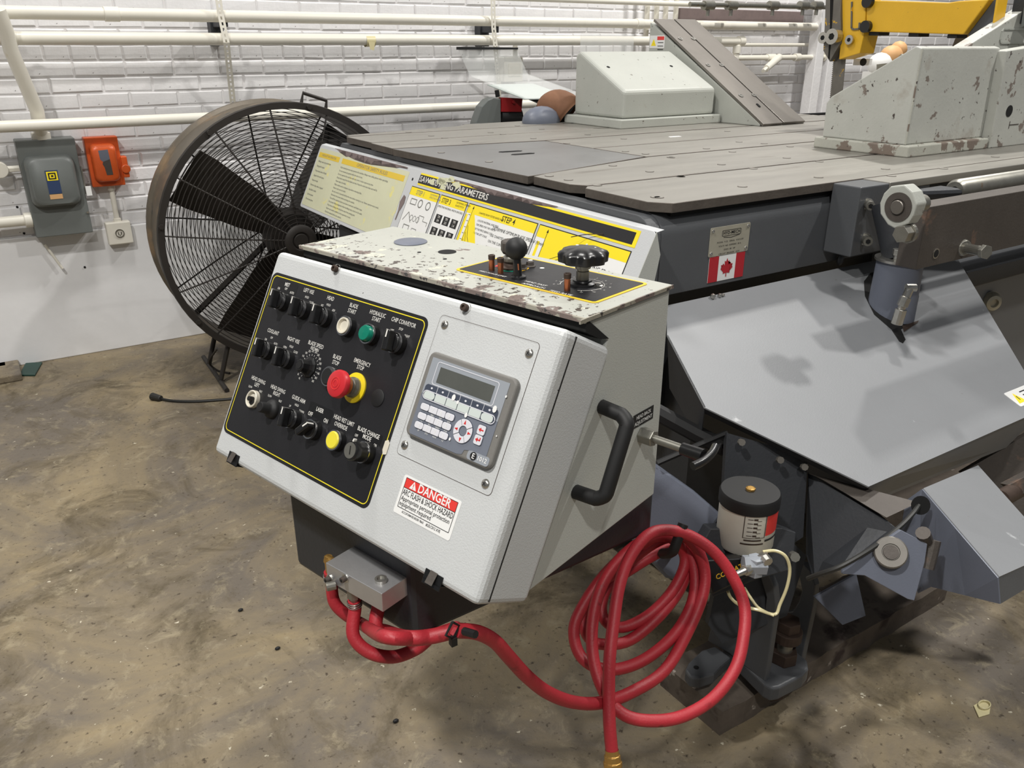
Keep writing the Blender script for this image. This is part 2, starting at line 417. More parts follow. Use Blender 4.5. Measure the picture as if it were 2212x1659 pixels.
for i, (x, z, L_, vis, dz) in enumerate(cand):
    me = brickmesh(L_, random.randrange(9)); dy = random.uniform(-.003, .002)
    if (x, z) in own:
        o = bpy.data.objects.new('brick', me); SC.collection.objects.link(o); o.parent = wall; o.location = (x, WY+dy, z)
    else:
        off = len(rest.bm.verts)
        V = [rest.bm.verts.new(v.co+Vector((x, WY+dy, z))) for v in me.vertices]
        for f in me.polygons: rest.face([V[k] for k in f.vertices])
P('brickwork', rest, wall, 'wall_paint', kind='stuff')
# ================================================================== WALL FITTINGS
PY = 4.10; PR = .026
def conduit(label, pts, r, name='conduit', fit=(), mtl='conduit_paint', group=None, cat='pipe'):
    pts = [Vector(p) for p in pts]
    t = T(name, label, cat, pts[0], 'conduits and pipes on the brick wall')
    mb = MB(); mb.tube(pts, r, 16); P('pipe', mb, t, mtl, smooth=True)
    for (p, ax, l, rr_) in fit:
        mb = MB(); p = Vector(p); ax = Vector(ax).normalized(); mb.cyl(p-ax*l/2, p+ax*l/2, rr_, n=20); P('coupling', mb, t, mtl, smooth=True, bevel=.002)
    return t
def hp(px, py, y=PY): return onY(px, py, y)
a = hp(-40, 22); b = hp(1790, 63); zc = (hp(300, 29).z+hp(1200, 50).z)/2
conduit('upper thick white conduit running the whole length of the brick wall', [(-1, PY, zc), (6.2, PY, zc)], PR,
        fit=[((hp(240, 26).x, PY, zc), Xv, .06, PR+.004), ((hp(1380, 50).x, PY, zc), Xv, .05, PR+.004)])
z2 = (hp(300, 79).z+hp(1200, 91).z)/2
xe = hp(1600, 84).x
conduit('second thick white conduit with a scrap of masking tape, ending in an elbow', [(-1, PY, z2), (xe, PY, z2)], PR,
        fit=[((xe, PY, z2), Xv, .05, PR+.006), ((hp(20, 78).x, PY, z2), Xv, .05, PR+.003)])
z3 = (hp(10, 272).z+hp(1200, 223).z)/2
conduit('lowest white conduit running just above the electrical boxes and behind the fan', [(-1, PY, z3), (4.4, PY, z3)], PR*.92)
p0 = hp(1060, -2); zz = hp(1480, 9).z
conduit('thin white conduit at the very top right of the wall', [(p0.x, PY, zz), (hp(1490, 9).x, PY, zz), (hp(1790, 12).x, PY, zz+.01)], .015)
zq = hp(1700, 97, 4.2).z
conduit('thin white pipe just under the capped end of the second conduit', [(hp(1500, 97, 4.2).x, 4.2, zq), (hp(1790, 97, 4.2).x, 4.2, zq)], .012)
zq = hp(1700, 124).z
t = conduit('white valve pipe with angled strainer low on the right wall', [(hp(1580, 126).x, PY, zq), (hp(1785, 122).x, PY, zq)], .017,
        fit=[((hp(1665, 124).x, PY, zq), Xv, .08, .024), ((hp(1722, 122).x, PY, zq), Xv, .05, .026), ((hp(1760, 121).x, PY, zq), Xv, .05, .026), ((hp(1784, 122).x, PY, zq), Xv, .05, .03)])
mb = MB(); a = Vector((hp(1683, 122).x, PY, zq)); b = hp(1655, 148, 4.0)
mb.cyl(a, b, .026, .022, 16); mb.cyl(b, b+(b-a)*.22, .014, n=6); P('strainer', mb, t, 'conduit_paint', smooth=True)
x1 = hp(1592, 100).x
conduit('short white pipe dropping from the elbow of the second conduit', [(x1, PY, z2-.02), (x1, PY, z2-.30)], .020, fit=[((x1, PY, z2-.05), Zv, .05, .026)])
for k, px in enumerate((1412, 1432, 1452, 1474)):
    x1 = hp(px, 30).x
    conduit(['thick', 'narrow', 'second narrow', 'last'][k]+' upright white conduit in the cluster behind the mitre fence, '+['leftmost', 'second from left', 'third from left', 'rightmost'][k],
            [(x1, PY+.06, zc+.5), (x1, PY+.06, zc-.1)], .016)
# dark recess and piping top right
mb = MB(); x0 = hp(1500, 30).x; x1 = hp(1770, 30).x; mb.box(x0, x1, WY-.05, WY, hp(1600, 48, WY).z, hp(1600, 22, WY).z)
solo('wall_duct', mb, 'flat grey duct strip high on the right wall above the conduits', 'duct', 'primer_brown', bevel=.004)
t = T('gas_manifold', 'grey valve manifold running along the very top right of the wall', 'pipe', hp(1490, 14, 4.0))
mb = MB(); mb.cyl(hp(1490, 9, 4.0), hp(1790, 16, 4.0), .014, n=12); P('pipe', mb, t, 'dull_zinc', smooth=True)
for px in (1530, 1580, 1670, 1735, 1765):
    mb = MB(); q = hp(px, 12, 4.0); mb.cyl(q-Xv*.04, q+Xv*.04, .028, n=10); mb.cyl(q, q-Zv*.06, .012, n=10); P('valve', mb, t, 'dull_zinc', smooth=True)
for k, (pa, pb) in enumerate((((1762, 120), (1745, 232)), ((1782, 120), (1772, 232)))):
    a = onY(*pa, 4.1); b = onY(*pb, 4.1); mb = MB(); mb.box(b.x-.035, b.x+.05, 4.06, 4.14, .55, 2.2)
    solo('steel_post', mb, ['left', 'right'][k]+' white steel post of the pair beside the saw blade', 'post', 'wall_paint', group='white steel posts', bevel=.004)
# slanted conduit into grey switch box
bx0, bx1, bz0, bz1 = .165, .395, .607, 1.026
conduit('white conduit leaning down into the top of the grey disconnect box', [hp(-5, 20, 4.0), hp(14, 70, 4.03), hp(24, 110, 4.06), hp(80, 240, 4.14), (.27, 4.2, bz1)], .028,
        fit=[((.27, 4.2, bz1+.012), Zv, .03, .038)])
t = T('junction_fitting', 'round white conduit fitting sticking out at the left edge of the photo', 'fitting', hp(4, 365, 4.2))
mb = MB(); q = hp(-2, 365, 4.24); mb.cyl(q, q-Yv*.05, .034, n=20); P('body', mb, t, 'conduit_paint', smooth=True, bevel=.003)
mb = MB(); mb.cyl(q+Xv*.03-Yv*.03, q+Xv*.075-Yv*.03, .014, n=6); P('hex_nut', mb, t, 'conduit_paint')
zq = hp(30, 478, 4.2).z
conduit('short white conduit stub entering the grey disconnect box from the left', [(-1, 4.2, zq), (.155, 4.2, zq)], .024, fit=[((.15, 4.2, zq), Xv, .03, .033)])
# perforated straps
def strap(label, pts, ntop):
    t = T('strap', label, 'strap', pts[-1], 'perforated straps over the conduits'); mb = MB(); w = .014
    for i in range(len(pts)-1):
        a, b = Vector(pts[i]), Vector(pts[i+1]); d = (b-a).normalized(); n_ = int((b-a).length/.022)
        fr = Frame(a, Xv, d)
        Lg = (b-a).length; st = Lg/n_
        for k in range(n_):
            v0, v1 = k*st, (k+1)*st
            mb.fbox(fr, -w, -.004, v0, v1, 0, .003); mb.fbox(fr, .004, w, v0, v1, 0, .003); mb.fbox(fr, -.004, .004, v0, v0+st*.45, 0, .003)
    P('perforated_strip', mb, t, 'conduit_paint')
    return t
strap('perforated white strap crossing the conduits above the fan', [hp(470, -12, 4.06), hp(476, 30, 4.06), hp(489, 92, 4.05), hp(504, 232, 4.2)], 3)
strap('perforated white strap behind the clear grinder shield', [hp(1064, -12, 4.06), hp(1066, 60, 4.06), hp(1070, 100, 4.06), hp(1077, 176, 4.18), hp(1078, 230, 4.22)], 3)
for lab, q in (('small black pipe clamp behind the left strap on the upper conduit', hp(480, 48, 4.12)), ('small black pipe clamp on the upper conduit behind the right strap', hp(1067, 62, 4.12))):
    mb = MB(); mb.box(q.x-.02, q.x+.02, 4.1, 4.26, q.z-.02, q.z+.015); mb.box(q.x-.03, q.x+.03, 4.22, 4.28, q.z-.09, q.z+.05); solo('pipe_clamp', mb, lab, 'clamp', 'machine_dark', group='pipe clamps behind the straps', bevel=.003)
# masking tape scrap
mb = MB(); q = hp(797, 88); mb.cyl(q-Xv*.022, q+Xv*.026, PR+.003, n=20, caps=False); mb.prism([(q.x-.015, PY-PR-.003, z2-.01), (q.x+.02, PY-PR-.003, z2-.012), (q.x+.012, PY-PR-.002, z2-.05), (q.x-.008, PY-PR-.002, z2-.045)], (0, .001, 0))
solo('masking_tape', mb, 'yellowed scrap of masking tape wrapped on the second conduit', 'tape', 'clear_tube', smooth=True)
# grey disconnect
t = T('disconnect_switch', 'grey electrical disconnect box with domed cover and blue label on the wall', 'switch box', (.28, 4.2, bz0))
mb = MB(); mb.box(bx0, bx1, 4.165, WY-.002, bz0, bz1); P('enclosure', mb, t, 'box_grey', bevel=.004)
fd = Frame((.275, 4.165, .845), (1, 0, 0), (0, 0, -1))
mb = MB()
hs = [(.0, 1.0, .03), (.02, .985, .035), (.035, .94, .04), (.043, .86, .04)]
rings = []
for h_, k_, r_ in hs: rings.append([mb.bm.verts.new(fd.pt(u, v, h_)) for u, v in rrp(-.098*k_, .098*k_, -.115*k_, .105*k_, r_)])
for i in range(len(rings)-1):
    for k in range(len(rings[0])): j = (k+1) % len(rings[0]); mb.face((rings[i][k], rings[i][j], rings[i+1][j], rings[i+1][k]))
mb.face(rings[-1]); P('domed_cover', mb, t, 'box_grey', smooth=True)
lb = MB(); lb.fbox(fd, -.026, .024, -.055, .045, .043, .0445); lp = P('label_plate', lb, t, 'label_blue')
mb = MB(); mb.fbox(fd, -.022, .020, -.05, -.012, .0445, .0455); P('emblem', mb, lp, 'sticker_yellow')
mb = MB(); mb.ring(fd, rrp(-.016, .014, -.045, -.017, .002), rrp(-.011, .009, -.040, -.022, .002), .0455, .0462); mb.fbox(fd, -.005, .004, -.035, -.027, .0455, .0462); P('emblem_mark', mb, lp, 'ink_black')
mb = MB(); mb.fbox(fd, -.026, .024, .048, .068, .043, .0445); P('pink_label', mb, t, 'paper_amber')
mb = MB(); mb.box(.396, .402, 4.17, 4.2, .78, .90); P('lever', mb, t, 'dull_zinc')
mb = MB(); mb.box(.398, .420, 4.15, 4.165, .775, .815); P('tag', mb, t, 'sticker_white')
mb = MB(); mb.cyl((.388, 4.163, .70), (.388, 4.158, .70), .005); P('screw', mb, t, 'bright_steel')
# orange box
t = T('orange_switch', 'small orange switch box with torn blue sticker beside the grey disconnect', 'switch box', (.5, 4.22, .8))
mb = MB(); mb.box(.435, .575, 4.215, WY-.002, .80, 1.02); P('enclosure', mb, t, 'orange_paint', bevel=.004)
fo = Frame((.503, 4.215, .905), (1, 0, 0), (0, 0, -1)); mb = MB(); rings = []
for h_, k_, r_ in [(0, 1, .02), (.02, .98, .022), (.032, .92, .025), (.037, .8, .025)]:
    rings.append([mb.bm.verts.new(fo.pt(u, v, h_)) for u, v in rrp(-.054*k_, .054*k_, -.085*k_, .083*k_, r_)])
for i in range(3):
    for k in range(len(rings[0])): j = (k+1) % len(rings[0]); mb.face((rings[i][k], rings[i][j], rings[i+1][j], rings[i+1][k]))
mb.face(rings[-1]); P('domed_cover', mb, t, 'orange_paint', smooth=True)
mb = MB(); mb.m('cover_grey').fpoly(fo, [(-.022, -.06), (.018, -.062), (.02, -.02), (-.01, -.01), (-.02, -.02)], .037, .038); mb.m('bar_steel').fpoly(fo, [(-.01, -.01), (.02, -.02), (.022, .05), (-.004, .05), (-.008, .015), (-.014, .0)], .037, .038)
P('torn_sticker', mb, t)
mb = MB(); mb.box(.572, .598, 4.20, 4.25, .835, .93); mb.cyl((.585, 4.198, .875), (.585, 4.19, .875), .02); P('lever_arm', mb, t, 'orange_paint', bevel=.004)
# small white receptacle and its conduit
conduit('thin white conduit from the orange box down to the white outlet', [(.515, 4.255, .80), (.515, 4.255, .625)], .012, fit=[((.515, 4.255, .79), Zv, .03, .017), ((.515, 4.255, .635), Zv, .02, .017)])
t = T('outlet_box', 'square white outlet box with round socket below the orange switch', 'outlet', (.51, 4.24, .525))
mb = MB(); mb.box(.458, .566, 4.225, WY, .525, .63); P('box', mb, t, 'conduit_paint', bevel=.005)
fb = Frame((.512, 4.225, .578), (1, 0, 0), (0, 0, -1)); mb = MB(); mb.ring(fb, circ(0, 0, .02), circ(0, 0, .016), 0, .004); mb.fbox(fb, -.008, -.004, -.006, .006, 0, .004); mb.fbox(fb, .004, .008, -.006, .006, 0, .004); mb.fbox(fb, -.002, .002, .006, .011, 0, .004)
P('socket', mb, t, 'dull_zinc')
mb = MB(); a = onY(97, 528, 4.24); b = onY(135, 580, 4.24); mb.cyl(a, b, .006); solo('bare_wire', mb, 'short white cable stub sticking out of the wall under the grey disconnect', 'cable', 'conduit_paint')
for k, (px, py) in enumerate(((37, 447), (52, 504), (183, 577))):
    mb = MB(); q = onY(px, py, WY-.0125 if py > 540 else WY-.001); mb.cyl(q, q-Yv*.003, .005, n=12)
    solo('anchor_plug', mb, ['small black anchor hole left of the grey disconnect', 'small black anchor hole below the white stub conduit', 'small black anchor hole low on the smooth wall under the boxes'][k], 'wall plug', 'black_void', group='anchor plugs in the wall')
# small green pad and cord on the floor
mb = MB(); mb.prism([onZ(42, 813, 0), onZ(76, 813, 0), onZ(92, 785, 0), onZ(56, 787, 0)], (0, 0, .008)); solo('drain_cover', mb, 'dark green pad lying on the floor against the wall', 'pad', 'drain_green', bevel=.002)
t = T('power_cord', 'black power cord with plug lying on the floor near the fan', 'cord', onZ(340, 860, 0))
mb = MB(); mb.tube(spline([onZ(345, 861, .008), onZ(375, 866, .006), (onZ(420, 867, .006)), onZ(470, 864, .006), onZ(540, 858, .006), onZ(640, 850, .006), onZ(760, 850, .006)]), .006, 8); P('cable', mb, t, 'cord_black', smooth=True)
mb = MB(); mb.cyl(onZ(348, 861, .012), onZ(328, 856, .014), .013, .017, 12); P('plug', mb, t, 'cord_black', bevel=.003)
mb = MB(); mb.box(onZ(-20, 800, 0).x, onZ(18, 800, 0).x, 4.2, 4.262, 0, .035); mb.box(-.8, -.02, 4.05, 4.262, 0, .035); solo('floor_curb', mb, 'low concrete lump at the wall foot by the left edge', 'curb', 'concrete', bevel=.006)
# ================================================================== DRUM FAN
FC = dep(640, 514, 3.56)
naz = AZ+math.radians(149); FN = Vector((math.sin(naz), math.cos(naz), 0)); FA = Vector((-FN.y, FN.x, 0))
if FA.dot(rt) < 0: FA = -FA
ff = Frame(FC, FA, -Zv); R_ = .548
t = T('drum_fan', 'large black drum fan on the floor by the brick wall', 'fan', (FC.x, FC.y, 0))
mb = MB(); mb.lathe(FC, FN, [(0, R_), (0, R_+.014), (-.012, R_+.016), (-.02, R_+.002), (-.27, R_+.004), (-.285, R_+.018), (-.31, R_+.018), (-.31, R_-.004), (-.02, R_-.004), (0, R_-.004)], 72, closed=True)
P('drum', mb, t, 'fan_drum', smooth=True)
mb = MB(); mb.lathe(FC, FN, [(.006, R_-.008), (.006, R_+.018), (-.010, R_+.021), (-.014, R_+.003), (-.014, R_-.008)], 72, closed=True)
P('front_rim', mb, t, 'fan_black', smooth=True)
for nm, h0, sg in (('front_guard', .0, 1), ('rear_guard', -.30, -1)):
    mb = MB(); k = 0; r = .082
    while r < R_-.005:
        dome = sg*.07*(1-(r/R_)**2)
        n_ = 64
        mb.tube([ff.pt(r*math.cos(2*math.pi*i/n_), r*math.sin(2*math.pi*i/n_), h0+dome) for i in range(n_)], .0021, 4, closed=True)
        r += .0165
    g = P(nm, mb, t, 'fan_black')
    for k in range(14 if sg > 0 else 10):
        a = 2*math.pi*(k+.28)/(14 if sg > 0 else 10); mb = MB()
        mb.tube([ff.pt(r_*math.cos(a), r_*math.sin(a), h0+sg*.07*(1-(r_/R_)**2)-.003*sg) for r_ in (.07, .2, .3, .4, .5, R_-.004)], .0038, 6); P('guard_spoke', mb, g, 'fan_black')
mb = MB(); mb.lathe(FC, FN, [(.078, .0), (.078, .030), (.072, .034), (.078, .040), (.078, .058), (.07, .07), (.06, .07), (.06, .0)], 32, closed=False); P('guard_cap', mb, t, 'fan_black', smooth=True)
mb = MB(); mb.lathe(FC, FN, [(-.03, 0), (-.03, .10), (-.10, .12), (-.12, .10), (-.12, 0)], 32); P('hub', mb, t, 'fan_black', smooth=True)
mb = MB(); mb.lathe(FC, FN, [(-.12, 0), (-.12, .085), (-.29, .085), (-.29, 0)], 24); mb.tube([ff.pt(-R_*.77, R_*.62, -.24), ff.pt(R_*.77, -R_*.62, -.24)], .014, 8); P('motor', mb, t, 'fan_black', smooth=True)
for k, ang in enumerate((-147, -52, 33, 121)):
    a = math.radians(ang); mb = MB(); sec = []
    for r_, w, tw in ((.09, .07, 38), (.2, .105, 33), (.35, .125, 27), (.43, .138, 23), (.505, .14, 20)):
        tt = math.radians(tw); ca, sa = math.cos(a), math.sin(a)
        P1 = ff.pt(ca*r_-sa*w, sa*r_+ca*w, -.08+math.sin(tt)*w); P2 = ff.pt(ca*r_+sa*w*.75, sa*r_-ca*w*.75, -.08-math.sin(tt)*w)
        sec.append((P1, P2))
    for i in range(len(sec)-1): mb.prism([sec[i][0], sec[i][1], sec[i+1][1], sec[i+1][0]], ff.n*.004)
    P('blade', mb, t, 'fan_black')
for k in range(8):
    a = 2*math.pi*(k+.25)/8; mb = MB(); q = ff.pt((R_+.006)*math.cos(a), (R_+.006)*math.sin(a), .0); mb.cyl(q, q+FN*.018, .011, n=6); P('clip_bolt', mb, t, 'fan_black')
mb = MB(); q = ff.pt(R_*.27, -R_*1.0, -.02); mb.tube([ff.pt(R_*.17, -R_*1.02, -.04), ff.pt(R_*.19, -R_*1.09, -.04), ff.pt(R_*.37, -R_*1.03, -.04), ff.pt(R_*.36, -R_*.97, -.04)], .008, 8); P('carry_handle', mb, t, 'fan_black')
for s_ in (-1, 1):
    mb = MB(); sk_ = []
    for h_ in (-.03, -.27):
        a_ = ff.pt(s_*.34, math.sqrt(R_**2-.34**2), h_); b_ = Vector((a_.x, a_.y, .010)) + FA*s_*.06; mb.tube([a_, b_], .011, 8); sk_.append(b_)
    e_ = (sk_[0]-sk_[1]).normalized(); mb.tube([sk_[0]+e_*.12, sk_[1]-e_*.12], .011, 8)
    P('foot_frame', mb, t, 'fan_black', smooth=True)
mb = MB(); mb.tube(spline([ff.pt(-.40, .44, .01), onZ(452, 782, .06), onZ(470, 800, .01), onZ(496, 806, .008)]), .005, 6); P('fan_cord', mb, t, 'fan_black')
# ================================================================== SAW TABLE
TZ = 1.08; TX = 1.24; TY = 1.316
t = T('saw_table', 'dark grey steel saw table with bolted wear plates on top', 'machine table', (1.9, 2.2, .86))
g = .011; th = .022
def plate(pts, mt='table_steel', zt=TZ):
    mb = MB(); mb.prism([(x, y, zt-th) for x, y in pts], (0, 0, th)); o = P('wear_plate', mb, t, None, bevel=.0015) if 0 else None
    if o is None:
        mb.bm.faces.ensure_lookup_table(); mb.mats = [mt, 'edge_steel']
        bmesh.ops.recalc_face_normals(mb.bm, faces=mb.bm.faces)
        for f in mb.bm.faces: f.material_index = 0 if abs(f.normal.z) > .5 else 1
        return P('wear_plate', mb, t, bevel=.0012, seg=1)
    return o
XR = 3.6
plate([(TX+.035, TY), (XR, TY), (XR, 1.615-g), (TX+.02, 1.615-g), (TX, 1.585), (TX, TY+.045)])
plate([(TX+.004, 1.655), (TX+.03, 1.615), (XR, 1.615), (XR, 1.965-g), (1.775, 1.965-g), (1.30, 1.835), (TX+.004, 1.815)])
plate([(TX-.008, 1.825), (1.30, 1.84), (1.768, 1.968), (1.768, 2.52-g), (TX-.045, 2.585)], 'plate_steel')
plate([(1.775, 1.968), (XR, 1.968), (XR, 2.238-g), (1.775, 2.238-g)])
plate([(1.775, 2.238), (XR, 2.238), (XR, 2.525-g), (1.775, 2.525-g)])
plate([(TX-.04, 2.60), (1.76, 2.532), (XR, 2.532), (XR, 2.78-g), (TX-.035, 2.80-g)])
plate([(TX-.025, 2.80), (XR, 2.78), (XR, 3.03-g), (TX-.025, 3.05-g)])
plate([(TX-.01, 3.055), (XR, 3.03), (XR, 3.26), (1.86, 3.26), (1.80, 3.20), (TX+.0, 3.10)])
mb = MB(); mb.box(TX+.05, XR, TY+.02, 3.22, TZ-th-.012, TZ-th-.001); P('underlay', mb, t, 'black_void')
# frame: front beam with rolled top edge, side beam with rounded front corner
yf = TY+.004
prof = [(yf+.20, TZ-th-.004)]
for k in range(9): a = math.radians(90-90*k/8); prof.append((yf+.048-.048*math.cos(math.radians(90)-a) if 0 else yf+.048-.048*math.sin(math.pi/2-a), TZ-th-.004-.048+.048*math.sin(a)))
prof += [(yf, .868), (yf+.014, .860), (yf+.20, .860)]
mb = MB(); mb.prism([(TX+.012, y, z) for y, z in prof], (XR-TX, 0, 0)); fbm = P('front_beam', mb, t, 'machine_grey', smooth=True)
mb = MB()
sp = [(yf+.002, .84)]
for k in range(7): a = math.radians(180-90*k/6); sp.append((yf+.05+.05*math.cos(a), TZ-th-.006-.05+.05*math.sin(a)))
sp += [(3.10, TZ-th-.006), (3.12, TZ-th-.02), (3.12, .98), (3.0, .86), (1.5, .83), (yf+.002, .83)]
mb.prism([(TX-.022, y, z) for y, z in sp], (.034, 0, 0)); P('side_beam', mb, t, 'machine_grey', bevel=.002)
mb = MB(); mb.box(TX+.02, XR, yf+.20, 3.1, .86, TZ-th-.014); P('bed', mb, t, 'machine_dark')
# plate screws
cr = [((1250+x*1.0, y)) for x, y in ()]
c2 = crop(700, 0, .36166); c3 = crop(1412, 0, .36166)
scr = [c2(*q) for q in ((700, 912), (985, 967), (1345, 1052), (1460, 1075), (1725, 990), (1945, 1025), (2130, 1055), (1632, 1108), (1980, 1178), (1920, 920), (1800, 905), (1450, 857), (1575, 805), (1250, 827), (1070, 803), (845, 845), (720, 825), (640, 812), (995, 792), (1300, 772), (1155, 752), (1440, 738), (505, 790), (1790, 830), (2070, 940))] + \
      [c3(*q) for q in ((160, 1055), (530, 1115), (30, 1180), (595, 1008), (985, 1060), (1385, 1010), (405, 983), (105, 942), (795, 944), (990, 966), (315, 888), (470, 908), (660, 858), (510, 848), (440, 785), (815, 876), (2040, 938), (1730, 1008), (1420, 1052))]
for q in scr:
    p = onZ(q[0], q[1], TZ); mb = MB(); mb.m('edge_steel').cyl((p.x, p.y, TZ-.001), (p.x, p.y, TZ+.0008), .0125, n=14); mb.m('table_steel').cyl((p.x, p.y, TZ-.001), (p.x, p.y, TZ+.0012), .0105, n=14)
    P('plate_screw', mb, t)
for (xa, ya, xb, yb) in ((1077, 329, 1128, 326), (1104, 334.5, 1155, 331)):
    a = onZ(xa, ya, TZ); b = onZ(xb, yb, TZ); d = (b-a).normalized(); n = Vector((-d.y, d.x, 0))*.011
    mb = MB(); mb.prism([a-n+d*.01-Zv*.0, b-n-d*.01, b, b+n-d*.01, a+n+d*.01, a], (0, 0, .0012)); P('lifting_slot', mb, t, 'black_void')
# label plate and flag
fy = Frame((0, yf, 0), (1, 0, 0), (0, 0, -1))
def npx(x, y): return fy.px(x, y)
u0, v0 = npx(1535, 493); u1, v1 = npx(1614, 541)
mb = MB(); mb.rr(fy, u0, u1, v0, v1, .004, 0, .0015); npz = P('name_plate', mb, t, 'tin', bevel=.0004)
for uu in (u0+.008, u1-.008):
    for vv in (v0+.008, v1-.008): mb = MB(); mb.lathe(fy.pt(uu, vv, .0015), fy.n, [(0, .0045), (.0015, .004), (.0028, .002), (.003, 0)], 12); P('rivet', mb, npz, 'bright_steel', smooth=True)
mb = MB(); cu = (u0+u1)/2+.004; mb.ring(fy, rrp(cu-.032, cu+.032, v0+.010, v0+.024, .003), rrp(cu-.031, cu+.031, v0+.011, v0+.023, .003), .0016, .0019)
fit(mb, fy, cu-.028, cu+.028, v0+.017, 'HYD-MECH', .0105, .0019, off=.015); mb.line(fy, [(cu-.026, v0+.026), (cu, v0+.029), (cu+.028, v0+.025)], .0012, .0016, .0019)
for k, s_ in enumerate(('MODEL  V-25   SERIAL  V1012109', 'VOLTS  460  AMPERES  30 A', 'DWG  08   HP', 'CIRCUIT  BREAKER   ASSY')):
    mb.text(fy, cu-.002, v0+.0375+k*.0095, s_, .0052, .0019, wid=1.2)
P('lettering', mb, npz, 'ink_black')
a0, b0 = npx(1533, 553); a1, b1 = npx(1603, 598); a1 = a0+(b1-b0)*1.55 if 0 else a1
mb = MB(); w_ = (a1-a0); b0 = v1+.001; b1 = b0+.062
mb.m('sticker_white').fbox(fy, a0, a1, b0, b1, 0, .0008)
mb.m('flag_red').fbox(fy, a0, a0+w_*.26, b0, b1, .0008, .0012).fbox(fy, a1-w_*.25, a1, b0, b1, .0008, .0012)
leaf = [(0, -1), (.18, -.62), (.42, -.74), (.34, -.22), (.62, -.48), (.68, -.30), (1.0, -.34), (.88, -.02), (1.02, .10), (.52, .48), (.58, .66), (.06, .58), (.08, 1.0), (-.08, 1.0), (-.06, .58), (-.58, .66), (-.52, .48), (-1.02, .10), (-.88, -.02), (-1.0, -.34), (-.68, -.30), (-.62, -.48), (-.34, -.22), (-.42, -.74), (-.18, -.62)]
cu, cv = (a0+a1)/2, (b0+b1)/2
V = [mb.bm.verts.new(fy.pt(cu+x*.020, cv+y*.023, .0014)) for x, y in leaf]
V2 = None
f = mb.face(V); bmesh.ops.triangulate(mb.bm, faces=[f])
P('flag_sticker', mb, t, label='red and white flag sticker with a maple leaf')
mb = MB(); p = onZ(1457, 296, TZ); mb.prism([p+Vector((-.03, -.008, 0)), p+Vector((.025, -.012, 0)), p+Vector((.03, .008, 0)), p+Vector((-.02, .012, 0))], (0, 0, .002))
solo('paper_scrap', mb, 'tiny white scrap of paper lying on the table plates', 'scrap', 'sticker_white')
# ================================================================== INSTRUCTION BOARD
BX = 1.192; BZ0 = 1.038
bdn = Vector((-.48, 0, -1)).normalized()
fbd = Frame((BX, 3.258, BZ0-.004), (0, -1, 0), bdn)
LEN = 3.258-1.272; HT = .262
tb = T('instruction_board', 'long grey sloped board of worn yellow instruction labels along the table side', 'sign board', (1.12, 2.2, .80))
mb = MB(); mb.rr(fbd, 0, LEN, 0, HT, .012, -.003, 0); P('panel', mb, tb, 'board_paint', bevel=.001)
mb = MB(); mb.fpoly(fbd, [(LEN-.001, 0), (LEN+.0, HT), (LEN+.0, HT)], -.07, 0) if 0 else mb.prism([fbd.pt(LEN-.001, .0, 0), fbd.pt(LEN-.001, HT, 0), fbd.pt(LEN-.001, HT, -.09), fbd.pt(LEN-.001, .04, -.035)], (0, -.002, 0)); P('end_flange', mb, tb, 'side_paint')
mb = MB(); mb.prism([fbd.pt(0, 0, -.003), fbd.pt(LEN, 0, -.003), fbd.pt(LEN, 0, -.0) + Vector((.022, 0, .002)), fbd.pt(0, 0, 0)+Vector((.022, 0, .002))], fbd.n*.001); P('top_flange', mb, tb, 'board_paint')
c8 = crop(860, 360, .25316); c7 = crop(640, 310, .12054)
def B(c, x, y): return fbd.px(*c(x, y))
# chipped strip along the top edge: ragged brown primer patch
def ragged(fr, ua, ub, va, amp, n, h0, h1, mbx, seed=1):
    r = random.Random(seed); low = [(ua+(ub-ua)*(i+r.uniform(-.3, .3)*(0 < i < n))/n, .002+r.random()**1.6*(va+amp)*(.3+.7*math.sin(math.pi*i/n))) for i in range(n+1)]
    V = [mbx.bm.verts.new(fr.pt(u, v, h1)) for u, v in [(ua, .001)]+low+[(ub, .001)]]
    f = mbx.face(V); bmesh.ops.triangulate(mbx.bm, faces=[f])
mb = MB(); ragged(fbd, B(c7, 690, 120)[0], B(c7, 2000, 440)[0], .010, .020, 34, 0, .0016, mb, 4); ragged(fbd, B(c8, 440, 110)[0], B(c8, 1380, 310)[0], .002, .013, 44, 0, .0016, mb, 6)
P('bare_primer', mb, tb, 'primer_brown')
# left label (cream safety rules)
lu1 = B(c7, 2020, 560)[0]; lv0 = .014; lv1 = HT-.012
mb = MB(); mb.rr(fbd, .012, lu1, lv0, lv1, .004, 0, .0008); ls = P('safety_label', mb, tb, 'sticker_cream', label='faded cream safety rules label')
us = B(c7, 815, 300)[0]
mb = MB(); mb.fbox(fbd, .02, us-.02, lv0+.016, lv0+.036, .0008, .0012).fbox(fbd, us+.008, lu1-.02, lv0+.016, lv0+.036, .0008, .0012); P('heading_band', mb, ls, 'sticker_gold')
mb = MB(); mb.text(fbd, (.02+us-.02)/2, lv0+.026, 'CHECKLIST FOR OPERATORS', .013, .0014, wid=(us-.06)/.21*.95); mb.text(fbd, (us+lu1)/2, lv0+.026, 'OPERATOR SAFETY RULES', .018, .0014, wid=1.25)
r = random.Random(5)
L1 = ('Always wear eye protection', 'Keep guards in place', 'Keep hands clear of blade', 'Support the work piece', 'Keep area clean', 'Remove chips when stopped', 'Stop blade to adjust', 'Lock out power', 'Do not wear gloves')
for k, s_ in enumerate(L1): mb.text(fbd, .035, lv0+.052+k*.0195, s_, .0115, .0012, wid=(us-.08)/.15*.88 if len(s_) > 20 else (us-.08)/.15*.75, align='LEFT')
